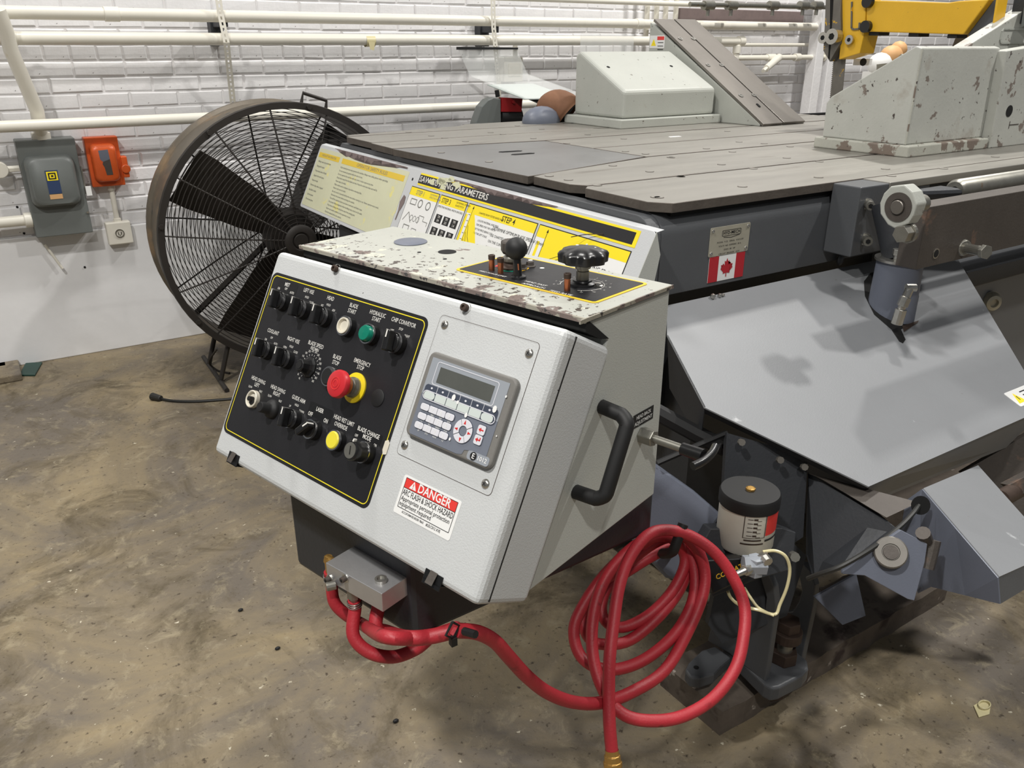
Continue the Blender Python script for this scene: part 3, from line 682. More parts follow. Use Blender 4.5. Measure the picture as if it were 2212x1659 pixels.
L2 = ('Only trained persons may operate this machine. Always wear safety glasses when operating.', 'Do not remove any guards while the saw is in use.', 'Do not operate the machine with any cover or door open at any time.',
      'Keep hands away from the blade and vise. Keep the work area clear and well lit.', 'Never adjust the blade.', 'Make certain work is clamped. Stop before removing chips.', 'Never reach over the blade', 'Be sure stock is securely held by the vises before starting to cut. Never operate worn tools.',
      'Disconnect the power before servicing the machine.', 'Turn off the machine before you leave it and wait until blade stops.', 'Use proper lifting equipment when handling heavy stock on the table.', 'Keep loose clothing, hair and gloves away from moving parts.', 'Report any unsafe condition to the supervisor at once.', 'Read the manual before you operate.')
for k, s_ in enumerate(L2): mb.text(fbd, us+.012, lv0+.050+k*.0135, s_, .0098, .0012, wid=(lu1-us)*.95/.46 if len(s_) > 60 else (lu1-us)/.46*.9, align='LEFT')
P('small_print', mb, ls, 'legend_grey')
# right label (cutting parameters)
ru0 = B(c8, 175, 90)[0]; ru1 = LEN-.045
mb = MB()
hb0, hb1 = .007, .046
mb.m('sticker_yellow').fbox(fbd, ru0+.01, ru1, hb0, hb1, 0, .0008)
mb.m('panel_black').fbox(fbd, ru0+.01, ru1-.012, hb0+.0055, hb1-.0055, .0008, .0012)
hd = P('parameter_heading', mb, tb, label='black heading bar with a yellow border')
mb = MB(); fit(mb, fbd, ru0+.016, B(c8, 768, 270)[0], (hb0+hb1)/2, 'SAW CUTTING PARAMETERS', .026, .0016, off=.012)
P('lettering', mb, hd, 'legend_white')
mb = MB()
ua, ub = B(c8, 275, 150)[0], B(c8, 520, 205)[0]
for k in range(9):
    r = random.Random(k+40); cu = ua+(ub-ua)*r.random(); cv = r.uniform(hb0-.004, hb1-.01); n_ = 9
    V = [mb.bm.verts.new(fbd.pt(cu+math.cos(2*math.pi*i/n_)*r.uniform(.012, .035), cv+math.sin(2*math.pi*i/n_)*r.uniform(.005, .013), .0019)) for i in range(n_)]; mb.face(V)
P('scraped_patch', mb, hd, 'sticker_cream')
fb2 = Frame(fbd.o-fbd.b*.034, fbd.a, fbd.b)
# step panels
def panel(x0, x1, nm, v0=.088, v1=HT+.03):
    mb = MB(); mb.m('ink_black').fbox(fb2, x0, x1, v0, v1, 0, .0006); mb.m('sticker_white').fbox(fb2, x0+.0025, x1-.0025, v0+.0025, v1, .0006, .0009)
    return P(nm, mb, tb)
def yband(mb, x0, x1, v0, v1, steps=1):
    mb.fbox(fb2, x0, x1, v0, v1, .0009, .0011)
ub1 = B(c8, 365, 240)[0]; ub2 = B(c8, 605, 310)[0]; ub3 = B(c8, 1205, 490)[0]
s1 = panel(ru0-.02, ub1-.004, 'step_panel'); s3 = panel(ub1+.004, ub2-.004, 'step_panel'); s4 = panel(ub2+.004, ub3-.004, 'step_panel'); s5 = panel(ub3+.004, ru1-.004, 'step_panel')
for s_, x0, x1 in ((s1, ru0-.0175, ub1-.0065), (s3, ub1+.0065, ub2-.0065), (s4, ub2+.0065, ub3-.0065), (s5, ub3+.0065, ru1-.0065)):
    mb = MB(); yband(mb, x0, x1, .0905, .116); P('yellow_band', mb, s_, 'sticker_yellow')
mb = MB(); x0 = ru0-.015
fit(mb, fb2, B(c8, 157, 228)[0], B(c8, 222, 243)[0], .104, 'STEP 1', .021, .0013, off=.01); 
for a_, s_ in ((0, 'DETERMINE THE'), (1, 'EFFECTIVE WIDTH')): mb.text(fb2, x0+.13, .098+a_*.009, s_, .008, .0013, align='LEFT', wid=1.1)
wv = (ub1-ru0)
for (cx, cy, kind) in ((.15, .135, 0), (.42, .135, 1), (.72, .135, 1), (.12, .185, 2), (.4, .185, 3), (.72, .18, 4), (.2, .22, 0), (.6, .225, 4)):
    u = ru0+wv*cx; v = cy
    if kind == 0: mb.ring(fb2, rrp(u-.02, u+.02, v-.01, v+.01, .001), rrp(u-.017, u+.017, v-.007, v+.007, .001), .0009, .0012)
    elif kind == 1: mb.ring(fb2, circ(u, v, .015, 20, ry=.014), circ(u, v, .011, 20, ry=.010), .0009, .0012)
    elif kind == 2: mb.line(fb2, [(u-.025, v+.015), (u, v-.015), (u+.03, v+.015)], .003, .0009, .0012)
    elif kind == 3:
        for q in (-.022, 0, .022): mb.ring(fb2, circ(u+q, v, .010, 14), circ(u+q, v, .0078, 14), .0009, .0012)
    else: mb.line(fb2, [(u-.03, v+.016), (u-.03, v-.01), (u+.0, v-.01), (u, v+.004), (u+.03, v+.004), (u+.03, v+.016)], .0022, .0009, .0012)
P('diagrams', mb, s1, 'legend_grey', kind='stuff')
mb = MB(); fit(mb, fb2, B(c8, 376, 292)[0], B(c8, 450, 308)[0], .104, 'STEP 3', .021, .0013, off=.01)
for a_, s_ in ((0, 'DETERMINE OPTIMUM'), (1, 'BLADE PITCH')): mb.text(fb2, ub1+.105, .098+a_*.009, s_, .008, .0013, align='LEFT')
mb.text(fb2, (ub1+ub2)/2, .124, 'EFFECTIVE MATERIAL WIDTH (INCHES)', .0085, .0013)
wv = ub2-ub1
for rr_ in range(3):
    for cc_ in range(3): cx = ub1+wv*(.22+.28*cc_); cy = .160+rr_*.040; mb.fbox(fb2, cx-wv*.11, cx+wv*.11, cy-.013, cy+.013, .0009, .0012)
P('pitch_table', mb, s3, 'ink_black')
mb = MB()
for rr_ in range(3):
    for cc_ in range(3): cx = ub1+wv*(.22+.28*cc_); cy = .160+rr_*.040; mb.text(fb2, cx, cy-.005, 'TPI', .011, .0015, off=.008); mb.text(fb2, cx, cy+.006, ('3/4', '2/3', '1.4', '4/6', '5/8', '6/10')[(rr_*3+cc_) % 6], .011, .0015, off=.008)
P('pitch_values', mb, s3, 'legend_white')
mb = MB()
wv = ub3-ub2; gx = ub2+wv*.10
mb.fpoly(fb2, [(gx+wv*.01, .10), (gx+wv*.08, .13), (gx+wv*.14, .16), (gx+wv*.2, .19), (gx+wv*.27, .22), (gx+wv*.36, HT+.028), (gx-.004, HT+.028), (gx-.004, .10)], .0011, .0013)
mb.fbox(fb2, gx-wv*.08, gx-wv*.05, .12, HT+.02, .0009, .0012)
P('speed_chart', mb, s4, 'sticker_yellow')
mb = MB(); mb.line(fb2, [(gx, .098), (gx, HT+.028)], .0016, .0011, .0014); mb.fpoly(fb2, [(gx-.004, .102), (gx+.004, .102), (gx, .093)], .0011, .0014)
for k in range(8): mb.line(fb2, [(gx-.014, .12+k*.018), (gx-.004, .12+k*.018)], .0012, .0011, .0014)
for k in range(4): mb.line(fb2, [(gx+.004, .15+k*.02)]+[(gx+wv*.28*q/6+.004, .15+k*.02+.09*(q/6)**.6) for q in range(1, 7)], .0016, .0013, .0015)
fit(mb, fb2, 1.416, 1.480, .104, 'STEP 4', .022, .0014, off=.01)
mb.text(fb2, gx+wv*.1, .107, 'CHARTED FROM TESTED BAND SAWS', .0075, .0014, align='LEFT')
mb.text(fb2, gx+wv*.36, .135, 'DETERMINE OPTIMUM BLADE SPEED V (ft/min)', .0125, .0014, align='LEFT', wid=.95)
for k, s_ in enumerate(('USE CHARTED PICK. SELECT CUT SPEED', 'ON THE CURVE FOR MATERIAL', 'BASED ON EFFECTIVE WIDTH', 'MATERIAL WIDTH 1/2 TO 1" GO', 'EXAMPLE 4140 ROUND')): mb.text(fb2, gx+wv*.36, .155+k*.017, s_, .0105, .0013, align='LEFT', wid=1.0)
for k, s_ in enumerate(('LOCATE MATERIAL AND FIND', 'THE SPEED FOR THE WIDTH', 'OF THE PIECE BEING CUT', 'ON THE LEFT SCALE')): mb.text(fb2, gx+wv*.12, .128+k*.012, s_, .008, .0013, align='LEFT')
P('step_text', mb, s4, 'ink_black')
mb = MB(); wv = ru1-ub3; gx = ub3+wv*.13
mb.fpoly(fb2, [(ub3+.008, .116), (gx+wv*.34, .116), (gx+wv*.42, .14), (gx+wv*.5, .17), (gx+wv*.5, HT+.028), (gx, HT+.028), (gx, .12), (ub3+.008, .12)], .0009, .0012)
mb.fbox(fb2, gx-wv*.075, gx-wv*.045, .13, HT+.02, .0009, .0012)
P('feed_chart', mb, s5, 'sticker_yellow')
mb = MB(); mb.line(fb2, [(gx, .10), (gx, HT+.028)], .0016, .0012, .0015); mb.fpoly(fb2, [(gx-.004, .104), (gx+.004, .104), (gx, .095)], .0012, .0015)
for k in range(8): mb.line(fb2, [(gx+.004, .19+k*.007)]+[(gx+wv*.4*q/6, .19+k*.007-.055*math.sin(math.pi/2*q/6)*(1-k*.05)+.0) for q in range(1, 7)], .0011, .0012, .0015)
mb.text(fb2, gx+wv*.48, .150, 'SETTING FR (in./min)', .015, .0015, align='LEFT', wid=1.05)
for k, s_ in enumerate(('NOTE:', '- USE A HIGHER FEED SETTING FOR EASIER MATERIALS', '- USE A LOWER FEED SETTING FOR HARDER MATERIALS', '- LOWER FEED FOR SOLID BARS')): mb.text(fb2, gx+wv*.42, .168+k*.012, s_, .0095, .0015, align='LEFT', wid=.95)
P('feed_text', mb, s5, 'ink_black')
for q in (c7(2085, 640), c7(2078, 920)):
    u, v = fbd.px(*q); mb = MB(); mb.fpoly(fbd, circ(u, v, .005, 12), 0, .0006); P('rivet_hole', mb, tb, 'ink_black')
u, v = fbd.px(*c7(1890, 1050)); mb = MB(); V = [mb.bm.verts.new(fbd.pt(u+a_, v+b_, .0012)) for a_, b_ in ((-.012, 0), (0, -.025), (.016, -.02), (.02, .0), (.012, .02), (.006, .03), (.004, .06), (-.002, .06), (-.002, .03))]; mb.face(V); P('bare_primer', mb, tb, 'primer_brown')
mb = MB(); mb.tube(spline([fbd.pt(*fbd.px(1253, 521), .03), fbd.pt(*fbd.px(1275, 510), .012), fbd.pt(*fbd.px(1305, 507), .004)]), .0011, 5); P('loose_wire', mb, tb, 'rust_dark')
# hinge arm behind the board, lower left
mb = MB(); mb.box(1.10, 1.22, 1.5, 2.9, .70, .78); P('support_rail', mb, tb, 'machine_dark', bevel=.004)
# ================================================================== FAR VISE (left) AND MITRE FENCE
t = T('clamp_vise', 'pale green-grey sloped steel vise housing on the far side of the table', 'vise', (2.58, 2.9, TZ))
mb = MB(); mb.box(2.29, 2.878, 2.705, 3.10, TZ, TZ+.036); P('base_flange', mb, t, 'vise_paint', bevel=.004)
xl = 2.325; y0 = 2.735; y1 = 3.075
zt1 = onX(1256, 118, xl).z; q = onX(1342, 197, xl)
mb = MB(); pr = [(y0, TZ+.036), (y0, q.z), (3.045, zt1+.015), (y1, zt1+.0), (y1, TZ+.036)]
mb.prism([(xl, y, z) for y, z in pr], (.535, 0, 0)); hz = P('housing', mb, t, 'vise_paint', bevel=.014, seg=3, smooth=False)
mb = MB(); s0 = Vector((xl, y0, q.z)); sl = Vector((0, 3.045-y0, zt1+.015-q.z)); fs = Frame(s0, Xv, sl)
for (px, py) in ((1314, 145), (1450, 143)):
    u, v = fs.px(px, py); mb.fpoly(fs, circ(u, v, .008, 14), 0, .001)
P('screw_hole', mb, t, 'black_void')
FXL = 2.885
ta = onX(1405, 46, FXL); tb_ = onX(1405, 112, FXL); bb = onX(1640, 279, FXL); 
t = T('mitre_fence', 'steel-faced sloping fence jaw with bolt holes beside the far vise', 'fence', (3.0, 2.8, TZ))
zt = ta.z
ytop = ta.y; ybot = bb.y
mb = MB(); mb.prism([(FXL, ytop, TZ), (FXL, ytop, zt-.004), (FXL, ytop-.03, zt-.02), (FXL, ybot, TZ+.01), (FXL, ybot, TZ)], (.12, 0, 0)); P('gusset', mb, t, 'vise_paint', bevel=.003)
dv = (Vector((FXL, ybot-.015, TZ))-Vector((FXL, ytop-.02, zt))); ffc = Frame(Vector((FXL, ytop-.02, zt)), Xv, dv); Lf = dv.length
wq = .27
mb = MB(); mb.fbox(ffc, 0, wq*.46, 0, Lf, 0, .012).fbox(ffc, wq*.48, wq, 0, Lf, 0, .014); P('wear_strip', mb, t, 'fence_steel', bevel=.001)
for (px, py) in ((1470, 83), (1498, 83), (1530, 140), (1559, 140), (1601, 206), (1629, 205)):
    u, v = ffc.px(px, py, .014); mb = MB(); mb.lathe(ffc.pt(u, v, .0135), ffc.n, [(0, .012), (.0012, .012), (.0014, .007), (-.001, .006), (-.001, 0)], 14); P('countersunk_bolt', mb, t, 'bright_steel', smooth=True)
u, v = ffc.px(1638, 227, .014); mb = MB(); mb.rr(ffc, u-.006, u+.006, v-.012, v+.014, .005, .0125, .0146); P('slot', mb, t, 'black_void')
frx = Frame((FXL, 0, 0), (0, -1, 0), (0, 0, -1)); mb = MB(); u, v = frx.px(1529, 207); mb.fpoly(frx, circ(u, v, .013, 16), 0, .001); P('bolt_hole', mb, t, 'black_void')
u0, v0 = frx.px(1405, 77); u1, v1 = frx.px(1435, 104)
mb = MB(); mb.m('sticker_white').fbox(frx, u0, u1, v0, v1, 0, .001); mb.m('danger_red').fbox(frx, (u0+u1)/2, u1-.004, v0+.004, v0+.02, .001, .0015)
mb.m('sticker_yellow').fpoly(frx, [(u0+.01, v1-.01), (u0+.045, v1-.01), (u0+.0275, v0+.015)], .001, .0015)
mb.m('ink_black').fbox(frx, u0+.026, u0+.030, v0+.035, v1-.02, .0015, .0018)
for k in range(4): mb.fbox(frx, (u0+u1)/2+.005, u1-.008, v0+.03+k*.015, v0+.033+k*.015, .001, .0015)
P('warning_sticker', mb, t)
# ================================================================== NEAR VISE (right)
t = T('fixed_vise', 'scuffed pale grey wedge-shaped vise box on the near right of the table', 'vise', (2.6, 1.6, TZ))
mb = MB(); mb.box(2.43, 2.885, 1.50, 1.85, TZ, TZ+.034); P('base_flange', mb, t, 'flange_worn', bevel=.004)
xl = 2.452; A_ = onX(1785, 222, xl); B_ = onX(1975, 104, xl); C_ = onX(1952, 312, xl); D_ = onX(1776, 296, xl)
yb = 1.53
mb = MB(); pr = [(yb, TZ+.034), (yb, B_.z), (yb+.02, B_.z+.006), (A_.y-.015, A_.z+.02), (A_.y, A_.z), (D_.y, TZ+.034)]
mb.prism([(xl, y, z) for y, z in pr], (.44, 0, 0)); P('housing', mb, t, 'vise_worn', bevel=.004)
mb = MB(); mb.tube([(xl+.003, yb-.0005, TZ+.036), (xl+.003, yb-.0005, B_.z-.002)], .003, 6); P('weld_bead', mb, t, 'flange_worn')
mb = MB(); xx = onY(2120, 105, 1.50).x; 
mb.prism([(2.868, y, z) for y, z in ((1.42, TZ), (1.42, 1.42), (1.10, 1.60), (1.0, 1.60), (1.0, TZ))], (.03, 0, 0)) if 0 else None
t = T('vise_jaw', 'tall battered pale grey jaw plate at the right edge of the table', 'vise', (3.1, 1.4, TZ))
yj = 1.50; fj = Frame((0, yj, 0), (1, 0, 0), (0, 0, -1))
J = [onY(px, py, yj) for px, py in ((2137, 320), (2152, 322), (2176, 110), (2095, 104), (2228, 10), (2330, -40), (2330, 322))]
mb = MB(); mb.prism([(J[0].x, yj, TZ), J[2], onY(2330, 85, yj), (J[6].x, yj, TZ)], (0, .05, 0)); P('plate', mb, t, 'vise_worn', bevel=.003)
mb = MB(); mb.prism([onY(px, py, 1.62) for px, py in ((2060, 130), (2070, 112), (2228, 12), (2360, -50), (2360, 130))], (0, .05, 0)); P('upper_plate', mb, t, 'vise_worn', bevel=.003)
mb = MB(); u, v = fj.px(2180, 240); mb.fpoly(fj, circ(u, v, .020, 20, ry=.019), 0, .001); P('bolt_hole', mb, t, 'black_void')
u0, v0 = onY(2165, 62, 1.62).x, -onY(2165, 62, 1.62).z; u1, v1 = onY(2212, 93, 1.62).x, -onY(2212, 93, 1.62).z; mb = MB(); mb.line(Frame((0, 1.62, 0), (1, 0, 0), (0, 0, -1)), [(u1+.1, v0), (u0+.01, v0), (u0, v0+.01), (u0, v1-.01), (u0+.01, v1), (u1+.1, v1)], .006, 0, .003); P('weld_bead', mb, t, 'vise_paint')
mb = MB(); u0, v0 = fj.px(2180, 270); mb.line(fj, [(u0, v0-.012), (u0, v0+.012)], .003, 0, .001); mb.line(fj, [(u0, v0), (u0+.06, v0)], .003, 0, .001); P('scribed_mark', mb, t, 'bar_steel')
# ================================================================== SAW HEAD
SX = 3.05
t = T('band_saw', 'yellow band saw guide arm with grey guide block and vertical blade', 'saw head', onX(1790, 250, SX))
fx = Frame((SX, 0, 0), (0, -1, 0), (0, 0, -1))
c9 = crop(1780, 0, .1953)
def xp(c, *pts): return [fx.px(*c(x, y)) for x, y in pts]
mb = MB(); mb.fpoly(fx, xp(c9, (470, -160), (470, 350), (1540, 382), (1830, 0), (1830, -60), (1400, 0)), -.12, 0) if 0 else mb.fpoly(fx, xp(c9, (465, 0), (465, 350), (1540, 382), (1830, -10), (1500, 10), (1380, 28)), -.12, 0); P('guide_arm', mb, t, 'saw_yellow', bevel=.004)
mb = MB(); mb.fpoly(fx, xp(c9, (205, -60), (205, 300), (170, 660), (400, 590), (455, 350), (475, -60)), -.09, .004); P('guard_cover', mb, t, 'saw_yellow', bevel=.003)
mb = MB(); mb.line(fx, xp(c9, (320, 20), (315, 310), (340, 325), (400, 318), (405, 250)), .006, .004, .009); P('wire_clip', mb, t, 'saw_worn')
mb = MB(); mb.m('saw_worn').fpoly(fx, xp(c9, (50, -60), (35, 300), (20, 560), (90, 680), (160, 560), (205, 480), (215, 300), (205, -60)), -.06, .016); mb.m('black_void').fpoly(fx, xp(c9, (100, -60), (95, 330), (75, 640), (88, 660), (112, 330), (135, -60)), .016, .018); P('guide_block', mb, t)
for (x, y, r_, h) in ((35, 418, .022, .03), (160, 405, .030, .045), (308, 440, .018, .02)):
    u, v = fx.px(*c9(x, y)); mb = MB(); mb.m('bright_steel').cyl(fx.pt(u, v, .012), fx.pt(u, v, h), r_, n=18); mb.m('black_void').cyl(fx.pt(u, v, h), fx.pt(u, v, h+.001), r_*.45, n=6); P('cap_screw', mb, t, bevel=0)
for (x, y) in ((505, 20), (482, 295)):
    u, v = fx.px(*c9(x, y)); mb = MB(); mb.cyl(fx.pt(u, v, 0), fx.pt(u, v, .02), .022, n=16); P('black_bolt', mb, t, 'black_plastic')
for (x0, x1, y) in ((480, 585, 370), (918, 1025, 385), (1348, 1450, 400)):
    u0, v0 = fx.px(*c9(x0, y-22)); u1, v1 = fx.px(*c9(x1, y+22)); mb = MB(); mb.fbox(fx, u0, u1, v0, v1, -.08, -.01); P('rubber_block', mb, t, 'black_matte', bevel=.002)
mb = MB(); mb.fpoly(fx, xp(c9, (1540, 382), (1570, 500), (1700, 430), (1850, 350), (1905, 0), (1835, -10)), -.06, -.03); P('grey_column', mb, t, 'machine_grey')
mb = MB(); mb.fpoly(fx, xp(c9, (1850, 350), (1870, 330), (1930, -10), (1905, -10)), -.06, .0); P('column_edge', mb, t, 'saw_yellow')
mb = MB(); mb.fpoly(fx, xp(c9, (1870, 330), (2212, 130), (2400, 0), (2400, -40), (1930, -10)), -.16, -.10); P('rear_housing', mb, t, 'machine_dark')
mb = MB(); mb.fpoly(fx, xp(c9, (2080, 40), (2400, -20), (2400, 130), (2040, 300)), -.10, -.08); P('side_panel', mb, t, 'box_grey')
mb = MB(); mb.fpoly(fx, xp(c9, (1180, 380), (1540, 395), (1520, 540), (1120, 540)), -.20, -.17); P('lower_link', mb, t, 'saw_worn')
# blade with teeth
ba = fx.px(1794, 110); bl_ = fx.px(1777, 300); mb = MB(); n_ = 46
L_ = []; 
for i in range(n_):
    f0 = i/n_; f1 = (i+.75)/n_
    L_ += [(ba[0]+(bl_[0]-ba[0])*f0-.006, ba[1]+(bl_[1]-ba[1])*f0), (ba[0]+(bl_[0]-ba[0])*f1, ba[1]+(bl_[1]-ba[1])*f1)]
mb.fpoly(fx, L_+[(bl_[0]+.055, bl_[1]), (ba[0]+.055, ba[1])], -.03, -.028); P('blade', mb, t, 'saw_worn')
mb = MB(); u0, v0 = fx.px(*c9(160, 650)); u1, v1 = fx.px(*c9(320, 728)); mb.m('sticker_white').fbox(fx, u0, u1, v0, v1, -.12, -.10); mb.m('ink_black').fpoly(fx, circ((u0*.35+u1*.65), (v0+v1)/2, .015, 14), -.10, -.098); P('adjuster_plate', mb, t)
mb = MB(); mb.fpoly(fx, xp(c9, (150, 720), (330, 700), (420, 600), (560, 780), (180, 1000), (150, 900)), -.3, -.26); P('lower_housing', mb, t, 'vise_paint')
mb = MB(); a = fx.pt(*fx.px(*c9(260, 850)), -.2); b = fx.pt(*fx.px(*c9(380, 890)), -.2); mb.cyl(a, b, .012); c_ = fx.pt(*fx.px(*c9(200, 940)), -.2); mb.cyl(a, c_, .014); mb.sphere(a, .022, 12); P('hose_joint', mb, t, 'dull_zinc', smooth=True)
# rails behind fence near the floor line of the far side
t = T('roller_rail', 'dark steel rollers and rail behind the saw table at the far right', 'rail', (3.6, 3.4, .9))
for (y0, y1, mt_) in ((246, 252, 'black_matte'), (253, 262, 'dull_zinc'), (262, 268, 'machine_grey'), (268, 276, 'bright_steel'), (276, 290, 'machine_dark')):
    a = onY(1660, (y0+y1)/2+3, 3.35); b = onY(1800, (y0+y1)/2-3, 3.35); r_ = abs(onY(1700, y0, 3.35).z-onY(1700, y1, 3.35).z)/2
    mb = MB(); mb.cyl(a, (b.x+.6, b.y, b.z), r_, n=16); P('roller', mb, t, mt_, smooth=True)
mb = MB(); mb.box(4.0, 4.1, 3.3, 3.4, 0, .85); P('leg', mb, t, 'machine_dark')
# bagged item and white cloth beyond the vise
mb = MB(); q = dep(1925, 122, 3.9); mb.sphere(q, .06, 16, (1.1, .8, .85)); mb.sphere(q+Vector((.05, 0, .03)), .04, 12); mb.box(q.x-.04, q.x+.04, q.y, q.y+.06, 0, q.z-.03); solo('amber_bag', mb, 'amber plastic-wrapped item glimpsed above the near vise', 'bag', 'paper_amber', smooth=True)
mb = MB(); q = dep(1900, 140, 3.8); mb.sphere(q, .06, 16, (1.1, .8, .9)); mb.box(q.x-.05, q.x+.05, q.y-.05, q.y+.05, 0, q.z-.03); solo('white_bundle', mb, 'white bundle glimpsed left of the amber bag', 'bundle', 'sticker_white', smooth=True)
# ================================================================== BENCH GRINDER, SHIELD, GLOVE
GY = 3.75
fg = Frame((0, GY, 0), (1, 0, 0), (0, 0, -1)); c6 = crop(960, 0, .2351)
def gp(*pts): return [fg.px(*c6(x, y)) for x, y in pts]
t = T('bench_grinder', 'grey bench grinder with red tool rest peeping over the table', 'grinder', onY(1050, 300, GY))
mb = MB(); mb.fpoly(fg, gp((270, 1200), (290, 1120), (340, 980), (400, 915), (450, 895), (520, 905), (525, 1200)), -.06, 0); P('wheel_guard', mb, t, 'box_grey', bevel=.006)
mb = MB(); mb.fpoly(fg, gp((525, 895), (710, 905), (700, 1028), (520, 1028)), -.03, .01); mb.cyl(fg.pt(*gp((620, 938))[0], .01), fg.pt(*gp((620, 938))[0], .02), .009, n=8); P('tool_rest', mb, t, 'tool_red', bevel=.002)
mb = MB(); a = gp((530, 1080))[0]; b = gp((715, 1075))[0]; mb.cyl(fg.pt(*a, -.04), fg.pt(*b, -.04), .05, n=20); mb.box(onY(1030, 300, GY).x-.05, onY(1100, 300, GY).x+.1, GY, GY+.2, .86, 1.0); P('motor_body', mb, t, 'black_matte', smooth=True)
mb = MB(); mb.cyl(fg.pt(*gp((490, 830))[0], -.01), fg.pt(*gp((500, 890))[0], -.01), .012, n=8); P('bracket', mb, t, 'black_matte')
t = T('grinder_shield', 'clear scratched acrylic shield with a black top bar above the grinder', 'shield', onY(1060, 230, GY))
mb = MB(); mb.fpoly(fg, gp((215, 450), (760, 450), (860, 690), (325, 705)), -.10, -.096); P('clear_panel', mb, t, 'acrylic')
mb = MB(); q = [fg.pt(*p, -.10) for p in gp((325, 705), (860, 690))]; q2 = [fg.pt(*p, .12) for p in gp((1200, 880), (640, 900))]; mb.prism([q[0], q[1], q2[0], q2[1]], (0, 0, .004)); P('clear_panel', mb, t, 'acrylic')
mb = MB(); mb.fpoly(fg, gp((205, 430), (765, 437), (765, 455), (205, 458)), -.105, -.09); P('top_bar', mb, t, 'black_matte')
mb = MB(); mb.prism([fg.pt(*p, h) for p, h in zip(gp((450, 780), (870, 770), (1090, 890), (640, 900)), (-.06, -.06, .10, .10))], (0, 0, -.004)); P('dusty_plate', mb, t, 'hmi_strip')
mb = MB(); mb.fpoly(fg, gp((700, 905), (1095, 895), (1095, 915), (800, 918), (805, 950), (760, 930)), .06, .09); P('lower_bar', mb, t, 'black_matte')
t = T('wall_switch', 'white switch box on the wall seen through the clear shield', 'switch box', onY(1110, 180, 4.2))
fw_ = Frame((0, 4.2, 0), (1, 0, 0), (0, 0, -1)); a = fw_.px(*c6(548, 525)); b = fw_.px(*c6(720, 750)); mb = MB(); mb.rr(fw_, a[0], b[0], a[1], b[1], .008, -.07, 0); P('box', mb, t, 'conduit_paint', bevel=.004)
a = fw_.px(*c6(585, 580)); b = fw_.px(*c6(700, 700)); mb = MB(); mb.rr(fw_, a[0], b[0], a[1], b[1], .004, 0, .006); P('cover', mb, t, 'white_plastic', bevel=.002)
conduit('short white conduit dropping to the wall switch behind the shield', [(onY(1113, 100, 4.2).x, 4.2, z2-.02), (onY(1113, 128, 4.2).x, 4.2, onY(1113, 128, 4.2).z)], .014)
mb = MB(); mb.box(onY(1255, 75, 3.6).x, onY(1370, 75, 3.6).x, 3.6, 3.604, .86, onY(1255, 72, 3.6).z); solo('clear_guard', mb, 'faint clear plastic guard standing above the far vise', 'shield', 'acrylic')
t = T('leather_glove', 'brown leather work glove with an open cuff lying behind the table', 'glove', dep(1215, 262, 3.7))
pts = [dep(*c6(x, y), 3.7) for x, y in ((860, 1010), (940, 985), (1040, 975), (1110, 1010), (1150, 1045))]
mb = MB(); mb.tube(spline(pts, 4), [.7*q_ for q_ in (.03, .045, .06, .075, .085, .092, .098, .102, .105, .107, .108, .11, .11, .11, .105, .1, .1)], 16, caps=False); P('cuff', mb, t, 'leather', smooth=True)
mb = MB(); e_ = pts[-1]; d_ = (pts[-1]-pts[-2]).normalized(); mb.cyl(e_-d_*.012, e_-d_*.01, .067, n=20); P('cuff_opening', mb, t, 'black_void')
mb = MB(); q = dep(*c6(890, 1110), 3.65); mb.sphere(q, .075, 20, (1.3, .8, .85)); solo('grey_guard_dome', mb, 'dark grey rounded cover beneath the leather glove', 'cover', 'cover_grey', smooth=True)
mb = MB(); mb.box(onY(1008, 272, 3.3).x, onY(1045, 272, 3.3).x, 3.262, 3.34, TZ-.03, onY(1020, 269, 3.3).z); solo('table_end_bracket', mb, 'small grey bracket at the far edge of the table by the grinder', 'bracket', 'machine_grey', bevel=.003)
t = T('grinder_bench', 'hidden work bench carrying the grinder behind the saw table', 'bench', (2.6, 3.8, 0))
mb = MB(); mb.box(1.9, 3.4, 3.5, 4.0, .80, .86); P('bench_top', mb, t, 'machine_dark')
for x in (1.95, 3.3):
    for y in (3.55, 3.92): mb = MB(); mb.box(x, x+.05, y, y+.05, 0, .80); P('leg', mb, t, 'machine_dark')
# ================================================================== CONTROL CONSOLE
def azv(d): a = AZ+math.radians(d); return Vector((math.sin(a), math.cos(a), 0))
CU, CV = azv(131.7), azv(41.7)
P0 = dep(770, 840, 1.12); tt = .534
def cp(u, v, z): return Vector((P0.x, P0.y, 0))+CU*u+CV*v+Zv*z
fdn = (-Zv-CV*tt).normalized()
D = Frame(P0, CU, fdn)              # door face
U0, U1, S0, S1, DT = -.277, .309, -.157, .181, .104
t = T('control_console', 'light grey saw control console with sloped black button panel', 'control panel', cp(0, .15, .62))
con = t
mb = MB(); body = [(.126, 1.094), (.31, 1.094), (.31, .775), (.019, .760), (.168, 1.060)]
mb.prism([cp(U0+.006, v, z) for v, z in body], CU*(.300-U0-.006)); P('cabinet', mb, t, 'side_paint', bevel=.002)
mb = MB(); mb.prism([cp(U0, v, z) for v, z in ((.115, 1.0955), (.115, 1.101), (.314, 1.101), (.314, 1.0955))], CU*(.303-U0)); dk = P('deck_plate', mb, t, 'deck_paint', bevel=.001)
mb = MB(); mb.prism([cp(U0+.004, v, z) for v, z in ((.120, 1.0950), (.1255, 1.0950), (.168, 1.062), (.150, 1.066), (.118, 1.084))], CU*(.302-U0-.004)); P('gap_shade_strip', mb, t, 'black_void')  # black strip standing in for the shade in the gap under the deck
mb = MB(); mb.prism([cp(U0, v, z) for v, z in ((.1135, 1.0955), (.1135, 1.1012), (.1170, 1.1014), (.1170, 1.0955))], CU*(.3035-U0)); P('deck_lip', mb, t, 'rim_worn')
